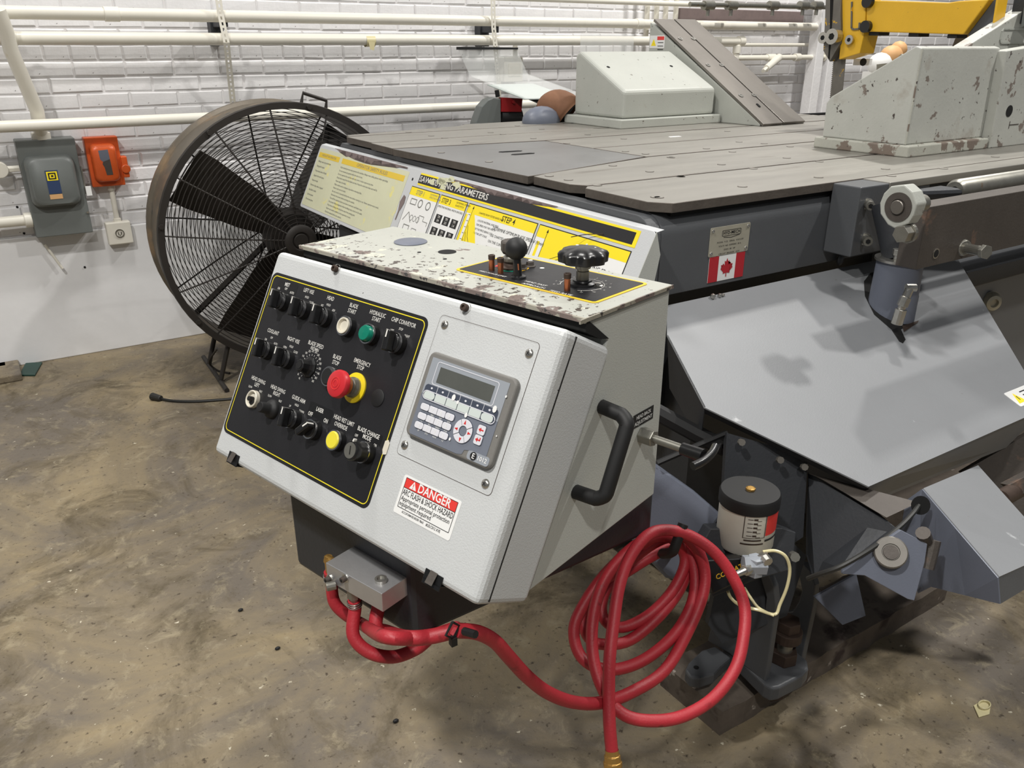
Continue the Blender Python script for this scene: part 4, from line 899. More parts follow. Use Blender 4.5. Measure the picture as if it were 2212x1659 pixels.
mb = MB(); mb.prism([cp(.3015, v, z) for v, z in ((.105, 1.0965), (.105, 1.1014), (.314, 1.1014), (.314, 1.0965))], CU*.0022); P('deck_lip', mb, t, 'rim_worn')
# dark lower pan
mb = MB(); A0, B0, C0 = (-.143, -.040), (.135, -.036), (.237, .42)
mb.prism([cp(u, v, .625) for u, v in (A0, B0, C0, (-.143, .42))], (0, 0, .140)); P('lower_pan', mb, t, 'machine_dark', bevel=.008)
# door
mb = MB(); mb.fbox(D, U0, U1, S0, S1, -DT, 0); door = P('door', mb, t, 'console_paint', bevel=.009, seg=3)
mb = MB(); mb.fbox(D, U1-.001, U1+.0006, S0+.004, S1-.006, -.0225, -.0205); P('door_seam', mb, door, 'ink_black')
def dp(c, x, y, h=0): return D.px(*(c(x, y) if c else (x, y)), h)
ca = crop(450, 500, .36179); cb = crop(820, 500, .30137); cc = crop(820, 700, .30139); cd = crop(860, 780, .15672); ce = crop(640, 1080, .20498)
def rect(c, tl, br, tr=None, bl=None, h=0):
    p = [dp(c, *tl, h), dp(c, *br, h)]
    if tr: p.append(dp(c, *tr, h))
    if bl: p.append(dp(c, *bl, h))
    if tr and bl:
        return (p[0][0]+p[3][0])/2, (p[1][0]+p[2][0])/2, (p[0][1]+p[2][1])/2, (p[1][1]+p[3][1])/2
    return p[0][0], p[1][0], p[0][1], p[1][1]
def rimmed(fr, u0, u1, v0, v1, r, w, h0, h1, mbx): mbx.ring(fr, rrp(u0, u1, v0, v1, r), rrp(u0+w, u1-w, v0+w, v1-w, max(r-w, .0005)), h0, h1)
# black panel
u0, u1, v0, v1 = rect(None, (589, 585), (797, 1102), (927, 688), (484, 934))
mb = MB(); mb.rr(D, u0, u1, v0, v1, .012, 0, .0008); cpn = P('button_panel', mb, t, 'panel_black', label='black switch legend panel with yellow border')
mb = MB(); rimmed(D, u0+.0045, u1-.0045, v0+.0045, v1-.0045, .009, .0013, .0008, .0010, mb); P('border_line', mb, cpn, 'yellow_line')
LW = MB()
def tx(x, y, s, size, wid=.72, off=.006, c=ca, h=.0010, mbx=None): 
    u, v = dp(c, x, y); (mbx or LW).text(D, u, v, s, size, h, wid=wid, off=off)
big, sm = .0086, .0048
for x, y, s in ((603, 358, 'LEFT VISE'), (733, 401, 'HEAD'), (872, 446, 'BLADE'), (860, 479, 'START'), (1014, 494, 'HYDRAULIC'), (1006, 527, 'START'), (1168, 545, 'CHIP CONVEYOR'),
                (390, 601, 'COOLANT'), (511, 650, 'RIGHT VISE'), (645, 678, 'BLADE SPEED'), (772, 753, 'BLADE'), (763, 786, 'STOP'), (921, 785, 'EMERGENCY'), (911, 815, 'STOP'),
                (302, 889, 'HEAD SWING'), (293, 918, 'LEFT'), (419, 943, 'HEAD SWING'), (411, 972, 'RIGHT'), (542, 1003, 'GUIDE ARM'), (812, 1130, 'HEAD RET LIMIT'), (794, 1163, 'OVERRIDE')):
    tx(x, y, s, big, off=.006)
for x, y, s in ((475, 320, 'MIST'), (669, 1068, 'LASER'), (959, 1202, 'BLADE CHANGE'), (950, 1233, 'MODE')): tx(x, y, s, big*1.0, off=.014)
for x, y, s in ((612, 1090, 'OFF'), (704, 1132, 'ON')): tx(x, y, s, big*.98, off=.014)
for x, y, s in ((424, 341, 'ON'), (467, 344, 'OFF'), (502, 368, 'AUTO'), (887, 1219, 'OFF'), (999, 1278, 'ON')): tx(x, y, s, sm*1.1, off=.01)
for x, y, s in ((592, 394, 'HOLD'), (618, 426, 'CLOSE'), (721, 440, 'HOLD'), (751, 473, 'ADV'), (683, 444, 'RET'), (1153, 585, 'STOP'), (1100, 592, 'LEFT'), (1189, 627, 'RIGHT'), (381, 636, 'OFF'), (346, 645, 'ON'), (405, 672, 'AUTO'), (499, 689, 'HOLD'), (461, 692, 'OPEN'), (524, 722, 'CLOSE'),
                (254, 928, 'SLOW'), (316, 957, 'FAST'), (370, 983, 'SLOW'), (432, 1015, 'FAST'), (531, 1038, 'HOLD'), (491, 1043, 'UP'), (560, 1076, 'DOWN')): tx(x, y, s, sm)
tx(638, 704, 'FEET/MIN', .0066)
P('legend_text', LW, cpn, 'legend_white', kind='stuff')
LW = MB(); pu, pv = dp(ca, 605, 812)
for k, s in enumerate(('45', '65', '', '', '', '165', '185', '205', '225', '245', '265', '285', '305', '325', '345', '365', '385')):
    a = math.radians(130+k*17.5-7); r1, r2, r3 = .0175, .020, .0245
    LW.line(D, [(pu+r1*math.cos(a), pv+r1*math.sin(a)), (pu+r2*math.cos(a), pv+r2*math.sin(a))], .0005, .0008, .0011)
    if s: LW.text(D, pu+r3*math.cos(a), pv+r3*math.sin(a), s, .0046, .0011, wid=.8)
P('speed_scale', LW, cpn, 'legend_white')
for tl, br, tr, bl in (((418, 282), (525, 385), (540, 318), (408, 350)), ((610, 1017), (735, 1160), (745, 1062), (595, 1090)), ((888, 1150), (1030, 1290), (1042, 1218), (872, 1222))):
    a = rect(ca, tl, br, tr, bl); LW = MB(); LW.rr(D, *a, .003, .0008, .00092); P('tape_label', LW, cpn, 'black_plastic')
# selector switches
def selector(x, y, ang=0, h=.012):
    u, v = dp(ca, x, y, h); c = D.pt(u, v); n = D.n
    o = MB(); o.lathe(c, n, [(0, .0148), (.0035, .0148), (.006, .0138), (.0105, .0138), (.0108, .0115)], 28); sw = P('selector_switch', o, con, 'black_plastic', smooth=True)
    o = MB(); o.lathe(c, n, [(.0100, .0142), (.0135, .0142), (.0135, .0122), (.010, .0122)], 28); P('chrome_ring', o, sw, 'chrome', smooth=True)
    o = MB(); o.lathe(c, n, [(.0, .0122), (.0155, .0120), (.0155, 0)], 28)
    a = math.radians(ang); U = Vector((math.cos(a), math.sin(a))); V_ = Vector((-U.y, U.x))
    q = [(-.0055, -.0145), (.0055, -.0145), (.0048, .0145), (-.0048, .0145)]
    def pt(x_, y_, h_): w = U*x_+V_*y_; return D.pt(u+w.x, v+w.y, h_)
    o.prism([pt(-.0052, -.0142, .015), pt(.0052, -.0142, .015), pt(.0052, .0135, .015), pt(-.0052, .0135, .015)], n*.0125); P('knob', o, sw, 'black_plastic', bevel=.0018)
    o = MB(); o.prism([pt(-.0012, -.0146, .0165), pt(.0012, -.0146, .0165), pt(.0012, -.0146, .0283), pt(-.0012, -.0146, .0283)], (pt(0, -.0142, 0)-pt(0, -.0148, 0))); o.prism([pt(-.0011, -.0146, .0272), pt(.0011, -.0146, .0272), pt(.0011, -.004, .0278), pt(-.0011, -.004, .0278)], n*.0004)
    P('pointer_line', o, sw, 'legend_white')
for x, y, a in ((418, 412, -8), (540, 460, -8), (668, 505, -8), (1105, 662, -8), (325, 703, -8), (443, 757, -8), (483, 1115, -8), (604, 1180, 44)): selector(x, y, a)
def button(nm, x, y, cap, r=.0118, hh=.012, ring='chrome', lab=None, prof=None):
    u, v = dp(ca, x, y, hh); c = D.pt(u, v); n = D.n
    o = MB(); o.lathe(c, n, [(0, .0148), (.0035, .0148), (.006, .0140), (.0105, .0140), (.0108, .012)], 28); b_ = P(nm, o, con, 'black_plastic', smooth=True, label=lab)
    o = MB(); o.lathe(c, n, [(.0100, .0144), (.0130, .0144), (.0130, .0126), (.010, .0126)], 28); P('bezel_ring', o, b_, ring, smooth=True)
    o = MB(); o.lathe(c, n, prof or [(.0, r), (.0135, r), (.0150, r-.0014), (.0150, 0)], 28); P('button_cap', o, b_, cap, smooth=True)
button('push_button', 808, 562, 'white_plastic', lab='white push button', prof=[(0, .0118), (.0145, .0118), (.0145, .0098), (.0105, .0088), (.0100, 0)])
button('push_button', 947, 610, 'green_plastic', lab='green push button', prof=[(0, .0116), (.0165, .0114), (.0185, .010), (.019, 0)])
button('push_button', 716, 865, 'black_matte', r=.0125, lab='flat black push button')
button('push_button', 745, 1246, 'yellow_plastic', lab='yellow push button', r=.0125, hh=.012)
# emergency stop
u, v = dp(ca, 880, 935); c = D.pt(u, v); n = D.n
o = MB(); o.lathe(c, n, [(0.0008, 0), (.0008, .0215), (.003, .0215), (.0035, .0205), (.0035, 0)], 40); es = P('emergency_stop', o, con, 'estop_yellow', smooth=True, label='yellow collar with red mushroom stop button')
o = MB(); o.lathe(c, n, [(.003, .0145), (.008, .0145), (.010, .013), (.013, .013), (.0135, .0115), (.018, .0115)], 32); P('steel_neck', o, es, 'dull_zinc', smooth=True)
o = MB(); o.lathe(c, n, [(.016, .009), (.018, .0135), (.024, .0155), (.028, .0195), (.033, .0197), (.0355, .0185), (.0368, .0155), (.0370, 0)], 40); P('mushroom_cap', o, es, 'red_plastic', smooth=True)
o = MB(); F2 = Frame(D.pt(u, v, .0371), D.a, D.b); o.ring(F2, circ(0, 0, .0088, 28), circ(0, 0, .0080, 28), 0, .0004); o.ring(F2, circ(0, 0, .0048, 24), circ(0, 0, .0042, 24), 0, .0004); P('molded_rings', o, es, 'danger_red')
# plug disc
u, v = dp(ca, 1015, 995); o = MB(); o.lathe(D.pt(u, v, .0006), D.n, [(0, .0122), (.0012, .0122), (.0018, .011), (.0018, 0)], 32); P('hole_plug', o, con, 'black_matte', smooth=True)
# blade speed knob
u, v = dp(ca, 605, 812); c = D.pt(u, v)
o = MB(); o.lathe(c, n, [(.0008, .0160), (.003, .0160), (.0045, .0125), (.008, .0105), (.018, .0095), (.0195, .0085), (.0195, 0)], 9); sk = P('speed_knob', o, con, 'black_plastic', bevel=.0008)
o = MB(); o.fpoly(Frame(D.pt(u, v, .0195), D.a, D.b), circ(0, 0, .0055, 16), 0, .0006); P('knob_insert', o, sk, 'black_matte')
# head swing left (bare) and right knob
u, v = dp(ca, 252, 998, .008); c = D.pt(u, v); o = MB(); o.lathe(c, n, [(.0006, .0138), (.007, .0138), (.008, .0125), (.007, .0108), (.003, .0098), (.003, 0)], 32); hb = P('bare_potentiometer', o, con, 'white_plastic', smooth=True, label='white ring with its knob missing')
o = MB(); o.cyl(D.pt(u, v, .003), D.pt(u, v, .012), .0038, n=12); o.cyl(D.pt(u, v+.004, .003), D.pt(u, v+.004, .006), .005, n=12); P('shaft', o, hb, 'black_matte', bevel=.0006)
u, v = dp(ca, 376, 1060, .004); c = D.pt(u, v); o = MB(); o.lathe(c, n, [(.0006, .0150), (.004, .0148), (.007, .0135), (.009, .0105), (.012, .0085), (.024, .0080), (.0255, .007), (.0255, 0)], 28); P('black_knob', o, con, 'black_matte', smooth=True)
# key switch
u, v = dp(ca, 930, 1320, .008); c = D.pt(u, v)
o = MB(); o.lathe(c, n, [(0, .0150), (.004, .0150), (.0055, .0145), (.0115, .0145)], 28); ks = P('key_switch', o, con, 'black_plastic', smooth=True, label='long barrelled key switch')
o = MB(); o.lathe(c, n, [(.0112, .0147), (.0128, .0147), (.0128, .013), (.0112, .013)], 28); P('chrome_ring', o, ks, 'chrome', smooth=True)
o = MB(); o.lathe(c, n, [(.0115, .0138), (.022, .0132), (.024, .0138), (.032, .0135), (.0332, .0125), (.0332, .0105)], 28); P('barrel', o, ks, 'black_plastic', smooth=True)
o = MB(); o.lathe(c, n, [(.030, .0112), (.0336, .0108), (.0336, 0)], 28); P('key_face', o, ks, 'dull_zinc', smooth=True)
o = MB(); F2 = Frame(c+n*.0337, D.a, D.b); o.line(F2, [(-.001, -.006), (.002, .005)], .0012, 0, .0005); P('key_slot', o, ks, 'black_void')
o = MB(); o.line(F2, [(.001, -.0125), (.002, -.0165)], .0022, -.004, .0008); P('pointer_line', o, ks, 'legend_white')
mb = MB(); u, v = dp(ca, 1070, 1285); mb.fpoly(D, [(u-.006, v-.006), (u-.001, v-.009), (u+.003, v-.005), (u+.003, v+.010), (u-.003, v+.012), (u-.006, v+.006)], .0008, .0014); P('chipped_paint_spot', mb, cpn, 'white_plastic')
# door screws
for x, y in ((721, 579), (1001, 663)):
    u, v = dp(None, x, y, .006); c = D.pt(u, v); o = MB(); o.m('bright_steel').lathe(c, n, [(0, .0075), (.001, .0075)], 16); o.m('rust_dark').lathe(c, n, [(.001, .0050), (.007, .0050), (.0072, .0044), (.0072, .0024), (.005, .0022), (.005, 0)], 16); P('cap_screw', o, con, smooth=True)
# display cover plate
u0, u1, v0, v1 = rect(None, (955.6, 679), (1058, 1074), (1168, 744), (856, 976))
mb = MB(); mb.rr(D, u0, u1, v0, v1, .006, 0, .0003); rimmed(D, u0, u1, v0, v1, .006, .0009, 0, .0005, mb); dplate = P('cover_plate', mb, con, 'console_paint')
mb = MB(); rimmed(D, u0-.0006, u1+.0006, v0-.0006, v1+.0006, .0065, .0007, .0001, .00035, mb); P('plate_gap', mb, dplate, 'rust_dark')
for x, y in ((959, 701), (1141.5, 763), (872.5, 961), (1047, 1045)):
    u, v = dp(None, x, y, .002); c = D.pt(u, v); o = MB(); o.m('bright_steel').lathe(c, n, [(0.0004, .0062), (.0012, .0060), (.0028, .0042), (.0034, .002), (.0034, 0)], 20)
    F2 = Frame(c+n*.0030, D.a, D.b); o.m('ink_black').line(F2, [(-.0024, -.0014), (.0024, .0014)], .0009, 0, .0006); o.line(F2, [(.0014, -.0024), (-.0014, .0024)], .0009, 0, .0006); P('plate_screw', o, dplate, smooth=True)
# HMI
HB = .009
u0, u1, v0, v1 = rect(cc, (385, 190), (800, 1055), (1008, 402), (183, 782), h=HB*.6)
mb = MB(); mb.rr(D, u0, u1, v0, v1, .010, 0, HB, 6); hm = P('display_unit', mb, con, 'hmi_bezel', bevel=.003, seg=3, label='grey keypad display unit')
ui0, ui1, vi0, vi1 = u0+.0085, u1-.010, v0+.0075, v1-.013
H1 = HB+.0006
def hp2(x, y): return dp(cd, x, y, H1)
vs = hp2(300, 420)[1]; 
mb = MB(); mb.fbox(D, ui0, ui1, vi0, vs, HB, H1); P('upper_face', mb, hm, 'hmi_light')
mb = MB(); un, vn = hp2(925, 1180); mb.fpoly(D, [(ui0, vs), (ui1, vs), (ui1, vi1-.001), (un+.012, vi1-.001), (un, vn+.004), (un-.002, vi1+.008), (un-.01, vi1+.010), (ui0+.003, vi1+.010), (ui0, vi1+.007)], HB, H1); P('lower_face', mb, hm, 'hmi_dark')
a = [hp2(*q) for q in ((590, 78), (1335, 350), (1265, 575), (530, 290))]
lu0, lu1, lv0_, lv1_ = (a[0][0]+a[3][0])/2, (a[1][0]+a[2][0])/2, (a[0][1]+a[1][1])/2, (a[2][1]+a[3][1])/2
mb = MB(); mb.fbox(D, lu0, lu1, lv0_, lv1_, H1, H1+.0004); P('display_screen', mb, hm, 'lcd')
mb = MB(); rimmed(D, lu0-.007, lu1+.006, lv0_-.006, lv1_+.004, .004, .0009, H1, H1+.0004, mb); P('display_outline', mb, hm, 'hmi_key')
ku0 = hp2(365, 460)[0]-.001; ku1 = hp2(1300, 830)[0]+.001
nv0 = lv1_+.0050; nv1 = nv0+.0072; sv0 = nv1+.0005; sv1 = sv0+.0118
mb = MB(); mb.rr(D, ku0-.002, ku1+.004, nv0, nv1+.008, .005, H1, H1+.0003); P('indicator_strip', mb, hm, 'hmi_navy')
mb = MB(); mb.rr(D, ku0-.003, ku1+.004, sv0-.001, sv1+.001, .007, H1+.0003, H1+.0005); P('key_outline', mb, hm, 'hmi_navy')
mb = MB(); rimmed(D, ku0-.002, ku1+.003, sv0, sv1, .0065, .0011, H1+.0005, H1+.0009, mb)
wk = (ku1-ku0)/6
for k in range(1, 6): mb.line(D, [(ku0+wk*k, nv0-.002), (ku0+wk*k, sv0)], .0006, H1+.0003, H1+.0006)
for k in range(6): mb.fpoly(D, circ(ku0+wk*(k+.5), nv0+.0038, .0017, 12, ry=.0013), H1+.0003, H1+.0006)
P('key_lines', mb, hm, 'hmi_key')
for k in range(6):
    mb = MB(); x0 = ku0+wk*k+.0005; x1 = x0+wk-.001; r_ = .0042 if k in (0, 5) else .0008; mb.rr(D, x0, x1, sv0+.0013, sv1-.0013, r_, H1+.0005, H1+.0012); P('function_key', mb, hm, 'hmi_strip', bevel=.0003)
LT = MB(); RT = MB(); NB = MB()
rows = (((382, 632), (487, 680), (600, 728), (712, 772)), ((343, 757), (447, 808), (556, 856), (668, 903)), ((298, 884), (403, 934), (513, 982), (626, 1030)))
tags = ('-789', '.456', '0123'); subs = (('', 'ABC', 'DEF', 'GHI'), ('+/-', 'JKL', 'MNO', 'PQR'), ('SP', 'STU', 'VWX', 'YZ'))
kw, kh = .0085, .0086
for r_, row in enumerate(rows):
    cu0, cv0 = hp2(*row[0]); cu1, cv1 = hp2(*row[3]); cvv = (cv0+cv1)/2; st = (cu1-cu0)/3
    NB.rr(D, cu0-st/2-.0018, cu1+st/2+.0018, cvv-kh/2-.0008, cvv+kh/2+.0008, .0044, H1, H1+.0003)
    for k in range(4):
        mb = MB(); cx = cu0+st*k; lo, hi = cx-st/2+.0003, cx+st/2-.0003
        if k == 0: lo -= .001
        if k == 3: hi += .001
        mb.rr(D, lo, hi, cvv-kh/2, cvv+kh/2, .0030 if k in (0, 3) else .0006, H1+.0003, H1+.0014); P('number_key', mb, hm, 'hmi_key', bevel=.0005)
        LT.text(D, cx, cvv, tags[r_][k], .0072, H1+.0016, wid=.9); 
        if subs[r_][k]: LT.text(D, cx+.001, cvv+kh/2+.0022, subs[r_][k], .0030, H1+.0006)
P('key_backing', NB, hm, 'hmi_navy')
P('key_numbers', LT, hm, 'sticker_white')
cu0, cv0 = hp2(898, 966); ro, ri = .0150, .0064
mb = MB(); mb.fpoly(D, circ(cu0, cv0, ro+.0008, 36), H1, H1+.0003); P('ring_backing', mb, hm, 'hmi_navy')
for k in range(4):
    a0 = -45+90*k+12; mb = MB(); o1 = circ(cu0, cv0, ro, 10, a0+1.5, a0+88.5); i1 = circ(cu0, cv0, ri, 10, a0+3, a0+87)
    mb.fpoly(D, o1+i1[::-1], H1+.0003, H1+.0014); P('arrow_key', mb, hm, 'hmi_key', bevel=.0003)
mb = MB(); mb.fpoly(D, circ(cu0, cv0, ri-.0008, 24), H1+.0003, H1+.0005); P('ring_centre', mb, hm, 'hmi_dark')
for dx, dy in ((0, -1), (1, 0), (0, 1), (-1, 0)):
    q = Vector((dx, dy))*.0108; w = Vector((-dy, dx))*.0018; tp = q+Vector((dx, dy))*.0030; bs = q-Vector((dx, dy))*.0022
    RT.fpoly(D, [(cu0+(bs+w).x, cv0+(bs+w).y), (cu0+tp.x, cv0+tp.y), (cu0+(bs-w).x, cv0+(bs-w).y)], H1+.0014, H1+.0017)
for (x, y, bent) in ((1155, 953, 0), (1107, 1088, 1)):
    cu, cv = hp2(x, y); mb = MB(); mb.m('hmi_navy').rr(D, cu-.0068, cu+.0068, cv-.0066, cv+.0066, .003, H1, H1+.0003); mb.m('hmi_key').rr(D, cu-.006, cu+.006, cv-.0058, cv+.0058, .0025, H1+.0003, H1+.0013); P('enter_key', mb, hm)
    RT.fpoly(D, [(cu-.0042, cv), (cu-.0005, cv-.0028), (cu-.0005, cv+.0028)], H1+.0013, H1+.0016).fpoly(D, [(cu-.0006, cv-.0008), (cu+.0038, cv-.0008), (cu+.0038, cv+.0008), (cu-.0006, cv+.0008)], H1+.0013, H1+.0016)
    if bent: RT.fpoly(D, [(cu+.0024, cv-.0034), (cu+.0038, cv-.0034), (cu+.0038, cv), (cu+.0024, cv)], H1+.0013, H1+.0016)
P('arrow_marks', RT, hm, 'red_print')
a = hp2(1030, 1325); b = hp2(1160, 1375); cm = (a[1]+b[1])/2-.001
mb = MB(); mb.rr(D, a[0]-.010, b[0]+.010, cm-.0058, cm+.0058, .004, HB, HB+.0005); nb = P('model_badge', mb, hm, 'hmi_light')
mb = MB(); mb.fpoly(D, circ(a[0]-.0008+.001, cm, .0052, 20), HB+.0005, HB+.0009); P('badge_disc', mb, hm, 'ink_black')
mb = MB(); mb.text(D, a[0]+.0003, cm, 'E', .0092, HB+.0012, off=.01); mb.text(D, b[0]-.001, cm, '1012', .0078, HB+.0009, off=.01); P('badge_text', mb, hm, 'sticker_white')
mb = MB()
for (x, y, s_) in ((775, 505, .0030), (1340, 665, .0032), (944, 748, .0022), (722, 1076, .0015), (1497, 492, .0012), (830, 570, .0018), (1365, 1035, .0008)):
    u, v = hp2(x, y); mb.fpoly(D, circ(u, v, s_, 9, ry=s_*1.4), H1+.0012, H1+.0015)
P('paint_splash', mb, hm, 'sticker_white')
# danger label
u0, u1, v0, v1 = rect(cc, (190, 1070), (490, 1565), (595, 1285), (98, 1330))
mb = MB(); mb.rr(D, u0, u1, v0, v1, .003, 0, .0005); dl = P('danger_label', mb, con, 'sticker_white', label='white and red danger label'); Wd = u1-u0; Hd = v1-v0
iu0, iu1, iv0, iv1 = u0+Wd*.045, u1-Wd*.045, v0+Hd*.05, v0+Hd*.83
vr = iv0+(iv1-iv0)*.33
mb = MB(); mb.fbox(D, iu0, iu1, iv0, vr, .0005, .0007); P('red_band', mb, dl, 'danger_red')
mb = MB(); rimmed(D, iu0, iu1, iv0, iv1, .0008, .0007, .0005, .0008, mb); mb.line(D, [(iu0, vr), (iu1, vr)], .0007, .0005, .0008)
cu = (iu0+iu1)/2; hh = iv1-vr
fit(mb, D, iu0+.0015, iu1-.0015, vr+hh*.22, 'ARC FLASH & SHOCK HAZARD', .0105, .0008, off=.005)
fit(mb, D, iu0+.002, iu1-.004, vr+hh*.52, 'Appropriate personal protection', .0085, .0008, off=.004); fit(mb, D, iu0+.002, iu0+Wd*.58, vr+hh*.78, 'equipment required', .0085, .0008, off=.004)
mb.text(D, iu0+Wd*.10, v0+Hd*.90, 'ACCUFORM REORDER 78665', .0042, .0008, wid=.75, align='LEFT', off=.008); mb.text(D, iu1-Wd*.25, v0+Hd*.90, '#LELC012 XVE', .0050, .0008, wid=.8, off=.01)
P('label_text', mb, dl, 'ink_black')
mb = MB(); fit(mb, D, iu0+Wd*.25, iu1-Wd*.10, (iv0+vr)/2, 'DANGER', .0155, .0009, off=.018); tc_ = iu0+Wd*.155; vm = (iv0+vr)/2; mb.fpoly(D, [(tc_-.0062, vm+.0048), (tc_+.0062, vm+.0048), (tc_, vm-.0055)], .0007, .0009); P('danger_word', mb, dl, 'sticker_white')
mb = MB(); mb.fpoly(D, [(tc_-.0007, vm-.0022), (tc_+.0007, vm-.0022), (tc_+.0004, vm+.0018), (tc_-.0004, vm+.0018)], .0009, .0011); mb.fpoly(D, circ(tc_, vm+.0034, .0007, 8), .0009, .0011); P('exclamation_mark', mb, dl, 'danger_red')
# latches
for tl, br, tr, bl, cr_ in (((1375, 712), (1512, 962), (1556, 822), (1330, 850), ce), ((130, 1308), (165, 1400), (197, 1345), (115, 1370), ca)):
    a = rect(cr_, tl, br, tr, bl); 
    mb = MB(); mb.fbox(D, a[0], a[1], a[2], a[3]+.0015, 0, .0016); mb.fbox(D, a[0], a[1], S1+.0002, S1+.002, -.03, .0016); lt = P('door_latch', mb, con, 'black_plastic', bevel=.0005)
    w = a[1]-a[0]; mb = MB(); mb.prism([D.pt(a[0]+w*.3, a[3]-.018, .0016), D.pt(a[0]+w*.7, a[3]-.018, .0016), D.pt(a[0]+w*.7, a[3]-.002, .006), D.pt(a[0]+w*.3, a[3]-.002, .006)], D.n*.001); P('spring_tab', mb, lt, 'bar_steel', bevel=.0004)
# side: handle, label, T handle
SD = Frame(P0+CU*.3, CV, -Zv)
m1 = SD.px(1299, 878); m2 = SD.px(1243, 1062); OUT = .044
mb = MB(); A1 = SD.pt(*m1); A2 = SD.pt(*m2); dA = (A2-A1).normalized()
pts = [A1, A1+CU*(OUT-.012)+dA*.002, A1+CU*OUT+dA*.014, A2+CU*OUT-dA*.014, A2+CU*(OUT-.012)-dA*.002, A2]
path = [pts[0], pts[1]]+spline([pts[1], (pts[1]+pts[2])/2+CU*.003, pts[2]], 4)[1:]+spline([pts[3], (pts[3]+pts[4])/2+CU*.003, pts[4]], 4)+[pts[5]]
mb.tube(path, .0098, 12); P('pull_handle', mb, con, 'black_matte', smooth=True, label='black bow handle')
mb = MB(); q = [SD.px(*p) for p in ((1368, 899), (1412, 874), (1409, 905), (1367, 926))]; au, av = (q[0][0]+q[3][0])/2, (q[0][1]+q[1][1])/2; bu, bv = (q[1][0]+q[2][0])/2, (q[2][1]+q[3][1])/2
mb.fbox(SD, au, bu, av, bv, 0, .0006); hl = P('head_back_label', mb, con, 'ink_black', label='small black adjustment label')
mb = MB(); fit(mb, SD, au+(bu-au)*.14, bu-(bu-au)*.14, av+(bv-av)*.29, 'HEAD BACK', .0078, .0009, off=.012); fit(mb, SD, au+(bu-au)*.06, bu-(bu-au)*.06, av+(bv-av)*.72, 'ADJUSTMENT', .0078, .0009, off=.012); P('label_text', mb, hl, 'sticker_white')
nu, nv_ = SD.px(1385, 938); q = SD.pt(nu, nv_)
mb = MB(); mb.hexn(q, q+CU*.022, .0125); tr_ = P('adjuster_nut', mb, con, 'dull_zinc', bevel=.0012, label='hexagonal adjuster nut with black T handle')
mb = MB(); mb.cyl(q+CU*.02, q+CU*.070, .0058, n=16); P('shaft', mb, tr_, 'dull_zinc', smooth=True)
mb = MB(); mb.cyl(q+CU*.066, q+CU*.098, .0085, .0095, 16); tq = q+CU*.104; dT = (CV*.985+Zv*.1).normalized()
mb.tube(spline([tq-dT*.030-CU*.004, tq-dT*.015, tq+CU*.001, tq+dT*.015, tq+dT*.030-CU*.004], 5), .0058, 12); P('t_handle', mb, tr_, 'black_plastic', smooth=True)
mb = MB(); qq = SD.px(1355, 1060); mb.fpoly(SD, [(qq[0]-.006, qq[1]-.05), (qq[0]+.006, qq[1]-.056), (qq[0]-.012, qq[1]+.045), (qq[0]-.03, qq[1]+.058)], 0, .0003); P('oil_stain', mb, con, 'sticker_cream') if 0 else mb.bm.free()
# deck: disc, holes, legend plate
K = Frame(cp(0, 0, 1.1012), CU, -CV); n = Zv
def kp(x, y): return K.px(x, y)
u, v = kp(887, 523); mb = MB(); mb.lathe(K.pt(u, v), Zv, [(0, .0275), (.0012, .0275), (.002, .026), (.002, 0)], 40); P('blank_disc', mb, con, 'cover_grey', smooth=True)
u, v = kp(966, 544); mb = MB(); mb.fpoly(K, circ(u, v, .0145, 28), 0, .0004); P('deck_hole', mb, con, 'black_void')
for x, y in ((905.5, 545), (961, 559.5)): u, v = kp(x, y); mb = MB(); mb.fpoly(K, circ(u, v, .0032, 12), 0, .0004); P('deck_hole', mb, con, 'black_void')
q = [kp(*p) for p in ((988, 583), (1289, 659), (1396, 612), (1100, 549))]
qa = [Vector(x) for x in q]
u0 = (qa[0].x+qa[3].x)/2; u1 = (qa[1].x+qa[2].x)/2; v1 = (qa[0].y+qa[1].y)/2; v0 = (qa[2].y+qa[3].y)/2
mb = MB(); mb.rr(K, u0, u1, v0, v1, .008, 0, .0008); fp = P('feed_plate', mb, con, 'yellow_worn', label='black legend plate with a yellow border')
mb = MB(); mb.rr(K, u0+.0045, u1-.0045, v0+.0045, v1-.0045, .004, .0008, .0011); P('legend_face', mb, fp, 'panel_black')
LT = MB()
c1 = crop(1040, 460, .19892)
def kt(x, y, s, size, w=.8, off=.0): u, v = K.px(*c1(x, y)); LT.text(K, u, v, s, size, .0013, wid=w, off=off)
kt(590, 775, 'HEAD FAST', .0075, 1.0, .01); kt(565, 800, 'APPROACH', .0075, 1.0, .01); kt(862, 878, 'FEED RATE', .0075, 1.0, .01); kt(120, 670, 'FEED FORCE LIMIT', .0062, 1.0, .01)
ku, kv = K.px(*c1(1095, 785))
a0 = 100
LT.ring(K, circ(ku, kv, .0285, 30, 150, 420), circ(ku, kv, .0280, 30, 150, 420), .0011, .0013) if 0 else LT.line(K, circ(ku, kv, .030, 36, 140, 425), .0008, .0011, .0013)
for k in range(12):
    a = math.radians(140+k*25); LT.line(K, [(ku+.031*math.cos(a), kv+.031*math.sin(a)), (ku+.034*math.cos(a), kv+.034*math.sin(a))], .0006, .0011, .0013); LT.text(K, ku+.0385*math.cos(a), kv+.0385*math.sin(a), str(k), .0048, .0013)
for x, y in ((532, 521), (658, 607)): u, v = K.px(*c1(x, y)); LT.fpoly(K, circ(u, v, .0035, 12), .0011, .0014)
P('legend_text', LT, fp, 'legend_white', kind='stuff')
cu_, cv_ = K.px(*c1(330, 600))
